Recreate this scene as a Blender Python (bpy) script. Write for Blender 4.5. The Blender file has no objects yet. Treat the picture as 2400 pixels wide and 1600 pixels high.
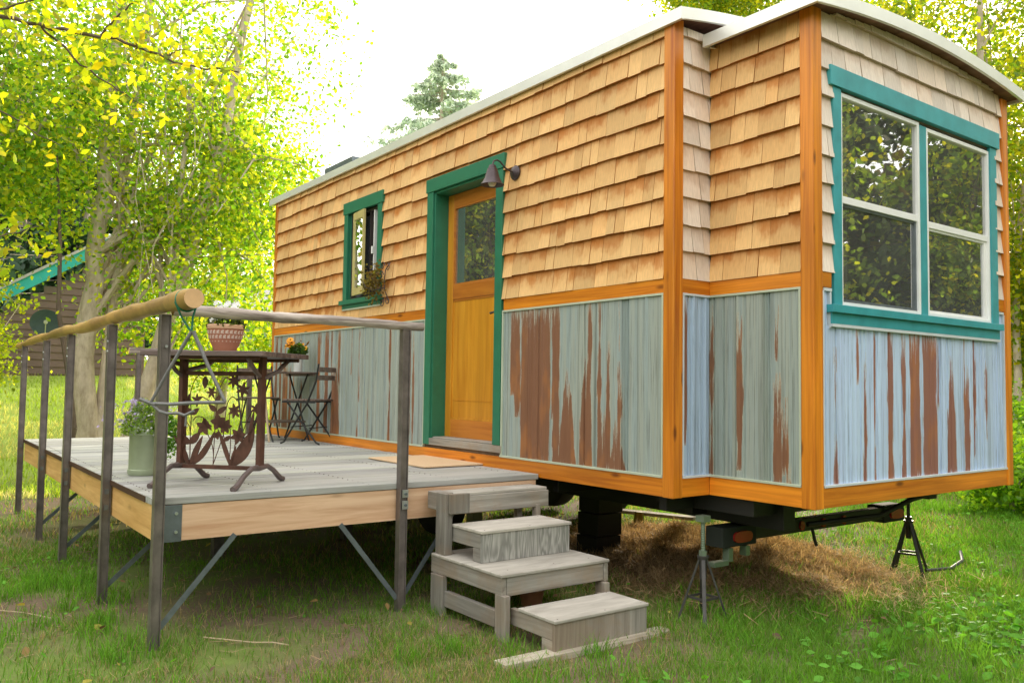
import bpy, math, random
import numpy as np
from mathutils import Vector, Matrix
R = math.radians
rnd = random.Random(7)
NR = np.random.default_rng(11)
sc = bpy.context.scene
col = sc.collection

# ------------------------------------------------------------------ camera
CAM = Vector((3.3213, -3.6106, 0.6205))
CR = Vector((0.59484064, 0.80372189, 0.01399034))
CU = Vector((0.03498, -0.04326894, 0.9984509))
CF = Vector((-0.80308219, 0.59342979, 0.05385232))
cd = bpy.data.cameras.new('camera'); cam = bpy.data.objects.new('camera', cd); col.objects.link(cam)
cd.sensor_width = 36; cd.lens = 1958.53 / 2400 * 36; cd.clip_end = 900; cd.clip_start = .05
m = Matrix((CR, CU, -CF)).transposed().to_4x4(); m.translation = CAM
cam.matrix_world = m; sc.camera = cam
cd.dof.use_dof = True; cd.dof.focus_distance = 5.2; cd.dof.aperture_fstop = 10
G0 = -0.73

def hills(x, y):
    return (.02 * np.sin(x * 1.3 + 1) * np.cos(y * 1.1) + .012 * np.sin(x * 3.1 + y * 2.3)
            + .10 * np.exp(-(((x + 1.1) / 1.0) ** 2 + ((y - 1.75) / .75) ** 2)) * 1.3
            + .07 * np.exp(-(((x + .35) / .6) ** 2 + ((y - 1.2) / .5) ** 2))
            + .35 * np.clip((y - 4.5) / 4, 0, 1) ** 2 * np.clip((x + 7) / 6, 0, 1)
            + .10 * np.clip((y - 2.8) / 2, 0, 1) * np.clip((x + 4) / 3, 0, 1)
            + 1.45 * np.clip((-8.5 - x) / 9.5, 0, 1.25) ** 1.15)
def gp(u, dist, z=None):
    """ground point seen in photo column u at a given depth"""
    d = CF + CR * ((u - 1200) / 1958.5)
    p = CAM + d * dist
    return Vector((p.x, p.y, G0 + float(hills(np.array(p.x), np.array(p.y))) if z is None else z))

# ------------------------------------------------------------------ object helpers
def link(o, parent=None):
    col.objects.link(o)
    if parent is not None:
        o.parent = parent
    return o
def thing(name, label, cat, loc=(0, 0, 0), rz=0, group=None):
    o = bpy.data.objects.new(name, None); col.objects.link(o); o.empty_display_size = .1
    o.location = loc; o.rotation_euler = (0, 0, rz)
    return tag(o, label, cat, group)
def tag(o, label=None, cat=None, group=None, kind=None):
    if label: o['label'] = label
    if cat: o['category'] = cat
    if group: o['group'] = group
    if kind: o['kind'] = kind
    return o
def base(p):
    v = Vector((0, 0, 0)); q = p
    while q is not None:
        v += Vector(q.location) if True else v; q = q.parent
    return v
def dup(o, parent=None):
    c = o.copy(); col.objects.link(c); c.parent = parent
    for ch in list(o.children): dup(ch, c)
    return c

class MB:
    def __init__(s):
        s.v = []; s.f = []; s.t = []; s.uv = []; s.col = (1, 1, 1); s.hasuv = False
    def face(s, pts, uv=None, c=None):
        i = len(s.v); s.v += [tuple(p) for p in pts]; s.f.append(tuple(range(i, i + len(pts))))
        s.t.append(c or s.col)
        if uv: s.hasuv = True
        s.uv.append(uv or [(0, 0)] * len(pts))
    def quadmesh(s, vs, fs, c=None):
        i = len(s.v); s.v += [tuple(p) for p in vs]
        for f in fs:
            s.f.append(tuple(i + k for k in f)); s.t.append(c or s.col); s.uv.append([(0, 0)] * len(f))
    def box(s, x0, x1, y0, y1, z0, z1, M=None, c=None):
        vs = [Vector((x, y, z)) for z in (z0, z1) for y in (y0, y1) for x in (x0, x1)]
        if M is not None: vs = [M @ v for v in vs]
        s.quadmesh(vs, [(0, 2, 3, 1), (4, 5, 7, 6), (0, 1, 5, 4), (2, 6, 7, 3), (0, 4, 6, 2), (1, 3, 7, 5)], c)
    def bar(s, a, b, w, h, up=(0, 0, 1), c=None):
        a = Vector(a); b = Vector(b); d = (b - a); L = d.length; d.normalize()
        u = Vector(up)
        if abs(d.dot(u)) > .98: u = Vector((1, 0, 0))
        r = d.cross(u).normalized(); u = r.cross(d)
        vs = [a + d * t + r * x * w / 2 + u * y * h / 2 for t in (0, L) for (x, y) in ((-1, -1), (1, -1), (1, 1), (-1, 1))]
        s.quadmesh(vs, [(0, 1, 2, 3), (7, 6, 5, 4), (0, 4, 5, 1), (1, 5, 6, 2), (2, 6, 7, 3), (3, 7, 4, 0)], c)
    def tube(s, pts, rad, n=8, c=None, cap=True):
        pts = [Vector(p) for p in pts]
        if not hasattr(rad, '__len__'): rad = [rad] * len(pts)
        vs = []; fs = []; u = None
        for k, p in enumerate(pts):
            d = (pts[min(k + 1, len(pts) - 1)] - pts[max(k - 1, 0)])
            if d.length < 1e-9: d = Vector((0, 0, 1))
            d.normalize()
            if u is None:
                u = Vector((0, 0, 1)) if abs(d.z) < .9 else Vector((1, 0, 0))
            u = (u - d * u.dot(d))
            if u.length < 1e-6: u = d.orthogonal()
            u.normalize(); w = d.cross(u)
            for a in range(n):
                t = 2 * math.pi * a / n
                vs.append(p + (u * math.cos(t) + w * math.sin(t)) * rad[k])
        for k in range(len(pts) - 1):
            for a in range(n):
                b = (a + 1) % n
                fs.append((k * n + a, k * n + b, (k + 1) * n + b, (k + 1) * n + a))
        if cap:
            fs.append(tuple(range(n - 1, -1, -1))); fs.append(tuple((len(pts) - 1) * n + a for a in range(n)))
        s.quadmesh(vs, fs, c)
    def lathe(s, prof, cx=0, cy=0, n=24, c=None):
        vs = []; fs = []
        for (r, z) in prof:
            for a in range(n):
                t = 2 * math.pi * a / n; vs.append((cx + r * math.cos(t), cy + r * math.sin(t), z))
        for k in range(len(prof) - 1):
            for a in range(n):
                b = (a + 1) % n; fs.append((k * n + a, k * n + b, (k + 1) * n + b, (k + 1) * n + a))
        s.quadmesh(vs, fs, c)
    def prism(s, poly, f0, f1, c=None):
        """poly: 2D list, f0/f1 map 2D -> 3D for the two ends"""
        n = len(poly); vs = [f0(*p) for p in poly] + [f1(*p) for p in poly]
        fs = [tuple(range(n)), tuple(range(2 * n - 1, n - 1, -1))] + [(i, i + n, (i + 1) % n + n, (i + 1) % n) for i in range(n)]
        s.quadmesh(vs, fs, c)
    SPLIT = {'door_rail', 'trim_band', 'sill_beam', 'clip_plate', 'log_end', 'bolt', 'scissor_bracket', 'drain_hose', 'partition', 'seat_frame', 'glazing_bead', 'frame_bar'}
    def build(s, name, mat, parent=None, local=False, smooth=False, bevel=0, angle=40):
        if name in s.SPLIT:
            g = list(range(len(s.v)))
            def fd(i):
                while g[i] != i: g[i] = g[g[i]]; i = g[i]
                return i
            for f in s.f:
                for k in f[1:]: g[fd(k)] = fd(f[0])
            roots = []
            for f in s.f:
                q = fd(f[0])
                if q not in roots: roots.append(q)
            if len(roots) > 1:
                out = None
                for q in roots:
                    m2 = MB(); idx = {}
                    for f, tt, uv in zip(s.f, s.t, s.uv):
                        if fd(f[0]) != q: continue
                        for k in f:
                            if k not in idx: idx[k] = len(m2.v); m2.v.append(s.v[k])
                        m2.f.append(tuple(idx[k] for k in f)); m2.t.append(tt); m2.uv.append(uv)
                    o = m2.build(name, mat, parent, local, smooth, bevel, angle); out = out or o
                return out
        off = Vector((0, 0, 0)) if (local or parent is None) else base(parent)
        me = bpy.data.meshes.new(name)
        me.from_pydata([(v[0] - off.x, v[1] - off.y, v[2] - off.z) for v in s.v], [], s.f)
        a = me.color_attributes.new('tint', 'FLOAT_COLOR', 'CORNER')
        buf = []
        for f, t in zip(s.f, s.t): buf += [t[0], t[1], t[2], 1.0] * len(f)
        a.data.foreach_set('color', buf)
        if s.hasuv:
            uvl = me.uv_layers.new(name='UVMap'); b2 = []
            for q in s.uv:
                for p in q: b2 += [p[0], p[1]]
            uvl.data.foreach_set('uv', b2)
        me.materials.append(mat)
        if smooth:
            me.polygons.foreach_set('use_smooth', [True] * len(me.polygons))
            if angle: me.set_sharp_from_angle(angle=R(angle))
        o = bpy.data.objects.new(name, me); link(o, parent)
        me.validate()
        if bevel:
            md = o.modifiers.new('b', 'BEVEL'); md.width = bevel; md.segments = 2; md.limit_method = 'ANGLE'; md.angle_limit = R(50)
        return o

def npmesh(name, V, F, mat, parent=None, colr=None, smooth=False):
    """V (n,3), F (m,k) uniform polygon size, colr per face"""
    me = bpy.data.meshes.new(name)
    V = np.asarray(V, dtype=np.float32); F = np.asarray(F, dtype=np.int32); k = F.shape[1]
    me.vertices.add(len(V)); me.vertices.foreach_set('co', V.ravel())
    me.loops.add(F.size); me.loops.foreach_set('vertex_index', F.ravel())
    me.polygons.add(len(F)); me.polygons.foreach_set('loop_start', np.arange(len(F), dtype=np.int32) * k)
    me.update(calc_edges=True)
    if colr is not None:
        a = me.color_attributes.new('tint', 'FLOAT_COLOR', 'CORNER')
        c = np.ones((len(F), k, 4), dtype=np.float32); c[:, :, :3] = np.asarray(colr)[:, None, :]
        a.data.foreach_set('color', c.ravel())
    if smooth: me.polygons.foreach_set('use_smooth', np.ones(len(F), dtype=bool))
    me.materials.append(mat)
    o = bpy.data.objects.new(name, me); link(o, parent); return o

# ------------------------------------------------------------------ materials
class NT:
    def __init__(s, name):
        s.m = bpy.data.materials.new(name); s.m.use_nodes = True; s.t = s.m.node_tree; s.n = s.t.nodes; s.l = s.t.links
        s.b = s.n['Principled BSDF']; s.out = s.n['Material Output']
    def add(s, typ, **k):
        n = s.n.new(typ)
        for a, b in k.items(): setattr(n, a, b)
        return n
    def set(s, sock, v):
        if hasattr(v, 'is_output') or isinstance(v, bpy.types.NodeSocket): s.l.new(v, sock)
        elif isinstance(v, (tuple, list)) and len(v) == 3 and sock.type == 'RGBA': sock.default_value = (*v, 1)
        else: sock.default_value = v
    def coord(s, scale=(1, 1, 1), kind='Object', loc=(0, 0, 0)):
        c = s.add('ShaderNodeTexCoord'); mp = s.add('ShaderNodeMapping'); s.l.new(c.outputs[kind], mp.inputs[0])
        mp.inputs['Scale'].default_value = scale; mp.inputs['Location'].default_value = loc; return mp.outputs[0]
    def noise(s, vec, scale=5, detail=4, rough=.55, dist=0):
        n = s.add('ShaderNodeTexNoise'); s.l.new(vec, n.inputs['Vector']); n.inputs['Scale'].default_value = scale
        n.inputs['Detail'].default_value = detail; n.inputs['Roughness'].default_value = rough; n.inputs['Distortion'].default_value = dist
        return n.outputs['Fac']
    def ramp(s, fac, stops):
        r = s.add('ShaderNodeValToRGB'); s.l.new(fac, r.inputs[0]); e = r.color_ramp.elements
        while len(e) < len(stops): e.new(.5)
        for q, (p, c) in zip(e, stops):
            q.position = p; q.color = (*c, 1) if hasattr(c, '__len__') else (c, c, c, 1)
        return r.outputs[0]
    def mix(s, fac, a, b, mode='MIX'):
        n = s.add('ShaderNodeMix', data_type='RGBA', blend_type=mode)
        s.set(n.inputs[0], fac); s.set(n.inputs[6], a); s.set(n.inputs[7], b); return n.outputs[2]
    def math(s, op, a, b=0.0, clamp=False):
        n = s.add('ShaderNodeMath', operation=op, use_clamp=clamp); s.set(n.inputs[0], a); s.set(n.inputs[1], b); return n.outputs[0]
    def tint(s):
        a = s.add('ShaderNodeAttribute', attribute_name='tint'); return a
    def bump(s, h, strength=.3, dist=.01):
        b = s.add('ShaderNodeBump'); b.inputs['Strength'].default_value = strength; b.inputs['Distance'].default_value = dist
        s.set(b.inputs['Height'], h); s.l.new(b.outputs[0], s.b.inputs['Normal'])
    def fin(s, color=None, rough=None, metal=None, spec=None):
        if color is not None: s.set(s.b.inputs['Base Color'], color)
        if rough is not None: s.set(s.b.inputs['Roughness'], rough)
        if metal is not None: s.set(s.b.inputs['Metallic'], metal)
        if spec is not None: s.set(s.b.inputs['Specular IOR Level'], spec)
        return s.m

def wood(name, axis, lo, hi, rough=.6, fine=28, long=1.6, contrast=(.3, .7), knots=0, spec=.3, patch=.35, bump=.25, stain=None):
    t = NT(name); sc_ = [fine] * 3; sc_['xyz'.index(axis)] = long
    v = t.coord(tuple(sc_)); g = t.noise(v, 1, 6, .62, .6)
    c = t.ramp(g, [(contrast[0], lo), (contrast[1], hi)])
    sc2 = [2.3] * 3; sc2['xyz'.index(axis)] = .6
    p = t.noise(t.coord(tuple(sc2), loc=(3, 1, 7)), 1, 3)
    c = t.mix(1, c, t.ramp(p, [(.3, 1 - patch), (.7, 1 + patch * .3)]), 'MULTIPLY')
    if knots:
        vo = t.add('ShaderNodeTexVoronoi'); s3 = [7.0] * 3; s3['xyz'.index(axis)] = 2.2
        t.l.new(t.coord(tuple(s3)), vo.inputs['Vector']); vo.inputs['Scale'].default_value = 1
        c = t.mix(t.ramp(vo.outputs['Distance'], [(.05, knots), (.13, 0.0)]), c, tuple(x * .35 for x in lo))
    if stain:
        s1 = t.noise(t.coord((1.7, 1.7, 1.7)), 1.5, 5, .7)
        c = t.mix(t.ramp(s1, [(.45, 0.0), (.62, stain[3])]), c, stain[:3])
    c = t.mix(1, c, t.tint().outputs['Color'], 'MULTIPLY')
    t.bump(g, bump, .004)
    return t.fin(c, rough, 0, spec)

def plain(name, color, rough=.5, metal=0, spec=.5, var=.15, scale=6, bump=0):
    t = NT(name); n = t.noise(t.coord((1, 1, 1)), scale, 5, .6)
    c = t.mix(1, color, t.ramp(n, [(.3, 1 - var), (.7, 1 + var * .5)]), 'MULTIPLY')
    c = t.mix(1, c, t.tint().outputs['Color'], 'MULTIPLY')
    if bump: t.bump(n, bump, .004)
    return t.fin(c, rough, metal, spec)

def orange(name, axis):
    return wood(name, axis, (.44, .10, .006), (.84, .29, .02), rough=.36, fine=34, long=1.1, contrast=(.22, .62), knots=.9, spec=.45, patch=.42, bump=.2)
M = {}
for a in 'xyz': M['orange_' + a] = orange('stained_cedar_' + a, a)
M['door'] = wood('varnished_fir', 'z', (.52, .20, .014), (.72, .34, .03), rough=.32, fine=22, long=1.2, patch=.3, spec=.5, bump=.1)
M['door_rail'] = wood('varnished_fir_rail', 'x', (.42, .125, .015), (.62, .23, .03), rough=.34, fine=22, long=1.2, patch=.2, spec=.5, bump=.1)
M['teal'] = plain('teal_paint', (.022, .17, .095), .38, var=.12, scale=9, bump=.05)
M['teal_skylit'] = plain('teal_paint_skylit', (.05, .34, .38), .3, var=.2, scale=7, bump=.05)  # end wall copy of the teal, blue skylight put into the colour
M['vinyl'] = plain('white_vinyl', (.86, .86, .85), .35, var=.06)
M['flash'] = plain('pale_green_trim', (.50, .55, .42), .4, var=.1)
M['flash_skylit'] = plain('pale_trim_skylit', (.62, .67, .70), .4, var=.1)  # flashing copy with cool skylight mixed into its colour
M['metal_roof'] = plain('roof_edge_metal', (.84, .84, .80), .3, metal=.35, var=.1, scale=3)
M['black'] = plain('black_steel', (.012, .012, .011), .55, var=.3)
M['rubber'] = plain('tyre_rubber', (.02, .02, .02), .85, var=.3)
M['darkmetal'] = plain('dark_bronze', (.075, .055, .06), .42, metal=.4, var=.3, scale=30)
M['steel'] = plain('weathered_steel', (.22, .19, .18), .4, metal=.5, var=.4, scale=9, bump=.1)
M['iron_grey'] = plain('grey_iron', (.20, .20, .20), .5, metal=.3, var=.3, scale=30)
M['steel_blue'] = plain('galvanised_steel', (.17, .20, .22), .42, metal=.5, var=.3, scale=12)
M['bolt'] = plain('zinc_bolt', (.55, .58, .58), .35, metal=.8, var=.1)
M['rust'] = plain('rusted_iron', (.115, .048, .03), .62, metal=.15, var=.45, scale=14, bump=.2)
M['rust_grey'] = plain('grey_rusted_iron', (.17, .13, .125), .5, metal=.3, var=.4, scale=14, bump=.2)
M['jack'] = plain('jack_grey', (.075, .07, .068), .5, metal=.3, var=.3, scale=20)
M['jack_black'] = plain('jack_black', (.02, .02, .02), .45, var=.3)
M['thread'] = plain('green_zinc', (.20, .26, .19), .4, metal=.5, var=.2)
M['interior'] = plain('dark_interior', (.22, .17, .12), .8, var=.4, scale=3)
M['soffit'] = wood('soffit_boards', 'x', (.16, .07, .045), (.30, .15, .10), rough=.6, fine=12, patch=.3)
M['deck'] = wood('weathered_deck', 'y', (.30, .30, .275), (.56, .56, .53), rough=.62, fine=38, long=1.5, contrast=(.25, .75), patch=.25, spec=.35, bump=.35)
M['deck_end'] = wood('dark_board_end', 'x', (.05, .025, .015), (.13, .07, .04), rough=.8)
M['peach_y'] = wood('fresh_fir_y', 'y', (.62, .36, .21), (.86, .60, .40), rough=.55, fine=24, long=1.4, contrast=(.3, .62), patch=.12, bump=.1, knots=.35)
M['peach_x'] = wood('fresh_fir_x', 'x', (.55, .29, .09), (.80, .50, .20), rough=.55, fine=24, long=1.4, contrast=(.3, .62), patch=.12, bump=.1, knots=.35)
for a in 'xyz':
    M['step_' + a] = wood('grey_step_' + a, a, (.20, .185, .16), (.47, .445, .40), rough=.7, fine=30, long=1.5, contrast=(.25, .72), patch=.3, bump=.35, stain=(.33, .20, .10, .35))
M['step_ply'] = wood('worn_plywood', 'y', (.34, .315, .275), (.54, .51, .455), rough=.7, fine=14, long=3, patch=.2, bump=.2)
M['step_wave'] = None
M['log_yellow'] = wood('peeled_log', 'x', (.42, .24, .06), (.72, .47, .16), rough=.5, fine=14, long=2.0, contrast=(.25, .7), patch=.5, bump=.6, knots=.8, stain=(.22, .13, .07, .6))
M['log_end'] = plain('log_end_grain', (.70, .44, .22), .6, var=.15, scale=20)
M['log_grey'] = wood('grey_log', 'y', (.13, .10, .085), (.52, .45, .40), rough=.6, fine=22, long=1.6, contrast=(.34, .56), patch=.6, bump=.6)
M['mat'] = plain('coir_mat', (.66, .47, .29), .9, var=.12, scale=120, bump=.6)
M['house'] = plain('brown_siding', (.18, .115, .108), .7, var=.15, scale=2)
M['house_roof'] = plain('grey_roof', (.45, .43, .45), .7, var=.1)
M['teal_far'] = plain('turquoise_fascia', (.03, .42, .42), .5, var=.1)
M['dish'] = plain('dish_grey', (.07, .10, .105), .8, spec=.1, var=.1)
M['dish_lnb'] = plain('pale_plastic', (.6, .6, .58), .4, var=.1)
M['pot'] = plain('terracotta', (.50, .21, .13), .6, var=.15, scale=14)
M['pot_rim'] = plain('terracotta_rim', (.62, .38, .24), .6, var=.15)
M['pot_white'] = plain('pot_slip', (.72, .58, .50), .6, var=.1)
M['can'] = plain('milk_can_enamel', (.36, .42, .28), .4, metal=.2, var=.15, scale=8)
M['vase'] = plain('white_enamel', (.66, .68, .66), .35, var=.08)
M['soil'] = plain('soil', (.05, .03, .02), .9)
M['seat_wood'] = wood('grey_slats', 'x', (.10, .07, .055), (.24, .18, .15), rough=.5)
M['tan_wood'] = wood('tan_stick', 'z', (.45, .33, .2), (.62, .5, .34), rough=.6)
M['red_lens'] = plain('red_lens', (.30, .018, .015), .25, var=.2)
M['amber'] = plain('rope', (.03, .22, .14), .7, var=.4, scale=160)
M['plank_g'] = wood('ground_plank', 'y', (.36, .31, .24), (.58, .52, .42), rough=.8, fine=24)

def wave_ply():
    t = NT('wavy_plywood'); v = t.coord((1, 8.0, 1.5)); n = t.noise(v, 1.0, 3, .5, .8)
    w = t.math('SINE', t.math('MULTIPLY', n, 75.0)); w2 = t.math('ADD', t.math('MULTIPLY', w, .5), .5)
    g = t.noise(t.coord((20, 60, 6)), 1, 4)
    c = t.mix(t.math('MULTIPLY', w2, g), (.22, .22, .20), (.56, .55, .51)); t.bump(w2, .25, .003)
    c = t.mix(1, c, t.tint().outputs['Color'], 'MULTIPLY')
    return t.fin(c, .7, 0, .25)
M['step_wave'] = wave_ply()

def shingle_mat(name, light, dark, amt=1.0):
    t = NT(name)
    uv = t.add('ShaderNodeUVMap', uv_map='UVMap'); sp = t.add('ShaderNodeSeparateXYZ'); t.l.new(uv.outputs[0], sp.inputs[0])
    at = t.tint(); rs = t.add('ShaderNodeSeparateColor'); t.l.new(at.outputs['Color'], rs.inputs[0])
    def uvn(sx, sy, det=4, rough=.6):
        mp = t.add('ShaderNodeMapping'); t.l.new(uv.outputs[0], mp.inputs[0]); mp.inputs['Scale'].default_value = (sx, sy, 1)
        return t.noise(mp.outputs[0], 1, det, rough)
    streak = uvn(75, 1.1, 5, .75); lobes = uvn(7, .9, 3, .6); grain = uvn(140, 2.2, 3, .6); blotch = uvn(4, 2, 3)
    s = t.math('ADD', sp.outputs['Y'], t.math('MULTIPLY', t.math('SUBTRACT', streak, .5), .7))
    s = t.math('ADD', s, t.math('MULTIPLY', t.math('SUBTRACT', lobes, .5), 1.7))
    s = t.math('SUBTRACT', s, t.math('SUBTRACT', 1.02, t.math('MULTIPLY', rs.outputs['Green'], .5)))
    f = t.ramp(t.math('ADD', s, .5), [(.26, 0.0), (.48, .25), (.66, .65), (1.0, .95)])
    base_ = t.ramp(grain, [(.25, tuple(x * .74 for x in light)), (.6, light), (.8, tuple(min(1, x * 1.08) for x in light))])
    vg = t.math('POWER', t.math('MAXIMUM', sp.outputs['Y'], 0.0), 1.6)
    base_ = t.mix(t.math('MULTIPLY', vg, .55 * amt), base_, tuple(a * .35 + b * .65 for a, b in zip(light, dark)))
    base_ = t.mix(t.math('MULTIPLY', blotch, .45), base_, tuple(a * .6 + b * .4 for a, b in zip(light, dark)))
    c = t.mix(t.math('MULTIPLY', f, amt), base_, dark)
    c = t.mix(1, c, t.ramp(rs.outputs['Red'], [(0.0, .82), (1.0, 1.10)]), 'MULTIPLY')
    c = t.mix(t.math('MULTIPLY', rs.outputs['Blue'], .35), c, t.mix(1, c, (1.0, .80, .60), 'MULTIPLY'))
    t.bump(grain, .5, .004)
    return t.fin(c, .68, 0, .22)
M['shingle'] = shingle_mat('cedar_shingles', (.86, .56, .25), (.46, .155, .025))
M['shingle_skylit'] = shingle_mat('cedar_shingles_skylit', (.90, .80, .70), (.48, .30, .19), .55)  # paler, cooler copy: skylight on the +x walls painted into the shingles

def siding_mat(name, paint, paint2, rustA, rustB):
    t = NT(name); at = t.add('ShaderNodeAttribute', attribute_name='rust')
    vz = t.coord((60, 60, 3)); n1 = t.noise(vz, 1, 5, .65); n2 = t.noise(t.coord((85, 85, 3.2)), 1, 8, .78); n3 = t.noise(t.coord((24, 24, .35)), 1, 3)
    fine = t.noise(t.coord((190, 190, 2.4)), 1, 4, .7)
    r = t.math('ADD', at.outputs['Fac'], t.math('MULTIPLY', t.math('SUBTRACT', n2, .5), 1.7))
    mask = t.ramp(r, [(.44, 0.0), (.52, .7), (.62, 1.0)])
    p = t.mix(t.ramp(n3, [(.4, 0.0), (.6, 1.0)]), paint, paint2)
    p = t.mix(t.ramp(t.noise(t.coord((34, 34, .5), loc=(5, 5, 0)), 1, 3, .6), [(.36, .55), (.44, 0.0)]), p, tuple(x * .55 for x in paint))
    p = t.mix(t.ramp(fine, [(.34, .85), (.47, 0.0)]), p, tuple(x * .36 for x in paint))
    p = t.mix(t.ramp(n1, [(.60, 0.0), (.80, .35)]), p, (.70, .68, .58))
    ru = t.mix(n1, rustA, rustB)
    ru = t.mix(t.ramp(t.noise(t.coord((3, 3, 1.2)), 2, 3), [(.5, 0.0), (.7, .55)]), ru, (.46, .17, .035))
    edge = t.ramp(r, [(.44, 0.0), (.485, .6), (.52, 0.0)])
    c = t.mix(mask, p, ru); c = t.mix(edge, c, (.72, .62, .44))
    t.bump(t.math('ADD', t.math('MULTIPLY', mask, -.6), fine), .3, .003)
    return t.fin(c, t.math('ADD', t.math('MULTIPLY', mask, .2), .42), 0, .45)
M['siding'] = siding_mat('peeling_siding', (.35, .385, .34), (.31, .375, .37), (.15, .062, .03), (.27, .125, .065))
M['siding_skylit'] = siding_mat('peeling_siding_skylit', (.50, .62, .84), (.54, .68, .88), (.24, .10, .075), (.33, .15, .11))  # end wall siding, blue skylight painted into the paint colours
M['siding_ret_skylit'] = siding_mat('peeling_siding_ret_skylit', (.40, .50, .64), (.42, .54, .70), (.20, .08, .04), (.28, .12, .07))  # same siding on the return wall, with skylight blue in its colour

def glass_mat(name, refl=.3, tintc=(.85, .9, .88)):
    t = NT(name); gl = t.add('ShaderNodeBsdfGlossy'); gl.inputs['Roughness'].default_value = .012; gl.inputs['Color'].default_value = (1, 1, 1, 1)
    tr = t.add('ShaderNodeBsdfTransparent'); tr.inputs['Color'].default_value = (*tintc, 1)
    fr = t.add('ShaderNodeFresnel'); fr.inputs['IOR'].default_value = 1.5
    mx = t.add('ShaderNodeMixShader'); t.l.new(t.math('ADD', t.math('MULTIPLY', fr.outputs[0], .9), refl, True), mx.inputs[0])
    bmp = t.add('ShaderNodeBump'); bmp.inputs['Strength'].default_value = .06; bmp.inputs['Distance'].default_value = .02
    t.l.new(t.noise(t.coord((1, 1, 1)), 1.6, 1), bmp.inputs['Height']); t.l.new(bmp.outputs[0], gl.inputs['Normal'])
    dd = t.add('ShaderNodeBsdfDiffuse'); dd.inputs[0].default_value = (.55, .55, .52, 1); m0 = t.add('ShaderNodeMixShader')
    t.set(m0.inputs[0], t.ramp(t.noise(t.coord((1, 1, 1)), 3, 4), [(.3, .13), (.7, .24)])); t.l.new(tr.outputs[0], m0.inputs[1]); t.l.new(dd.outputs[0], m0.inputs[2])
    t.l.new(m0.outputs[0], mx.inputs[1]); t.l.new(gl.outputs[0], mx.inputs[2]); t.l.new(mx.outputs[0], t.out.inputs[0])
    return t.m
M['glass'] = glass_mat('window_glass', .38)
M['glass_open'] = glass_mat('mirror_glass', .75, (.6, .65, .6))
def screen_mat():
    t = NT('insect_screen'); tr = t.add('ShaderNodeBsdfTransparent'); df = t.add('ShaderNodeBsdfDiffuse'); df.inputs[0].default_value = (.22, .23, .27, 1)
    mx = t.add('ShaderNodeMixShader'); mx.inputs[0].default_value = .55; t.l.new(tr.outputs[0], mx.inputs[1]); t.l.new(df.outputs[0], mx.inputs[2]); t.l.new(mx.outputs[0], t.out.inputs[0]); return t.m
M['screen'] = screen_mat()

def leaf_mat(name, trans=.5, rough=.45, gain=1.0, warm=(1.25, 1.15, .35), spec=.3):
    t = NT(name); at = t.tint(); c = at.outputs['Color']
    if gain != 1: c = t.mix(1, c, (gain,) * 3, 'MULTIPLY')
    t.fin(c, rough, 0, spec)
    tl = t.add('ShaderNodeBsdfTranslucent'); t.l.new(t.mix(1, c, warm, 'MULTIPLY'), tl.inputs[0])
    mx = t.add('ShaderNodeMixShader'); mx.inputs[0].default_value = trans
    t.l.new(t.b.outputs[0], mx.inputs[1]); t.l.new(tl.outputs[0], mx.inputs[2]); t.l.new(mx.outputs[0], t.out.inputs[0])
    return t.m
M['leaf'] = leaf_mat('leaves', .66, warm=(2.5, 2.4, .5))
M['needle'] = leaf_mat('needles', .25, .6, warm=(1.1, 1.15, 1.05))
M['grass'] = leaf_mat('grass_blades', .35, .6, warm=(2.0, 2.0, .7), spec=.12)
M['hay'] = leaf_mat('dry_hay', .3, .7, warm=(1.1, 1., .7))
def bark_mat(name, lo, hi):
    t = NT(name); n = t.noise(t.coord((9, 9, 3)), 1, 6, .7); n2 = t.noise(t.coord((2, 2, 8)), 1, 4, .7)
    c = t.mix(n2, t.ramp(n, [(.35, lo), (.6, hi)]), tuple(x * .8 for x in hi)); t.bump(n, .6, .02); return t.fin(c, .8, 0, .2)
M['bark'] = bark_mat('pale_bark', (.22, .16, .11), (.66, .56, .45))
M['bark_dark'] = bark_mat('dark_bark', (.05, .035, .028), (.16, .12, .09))

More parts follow.
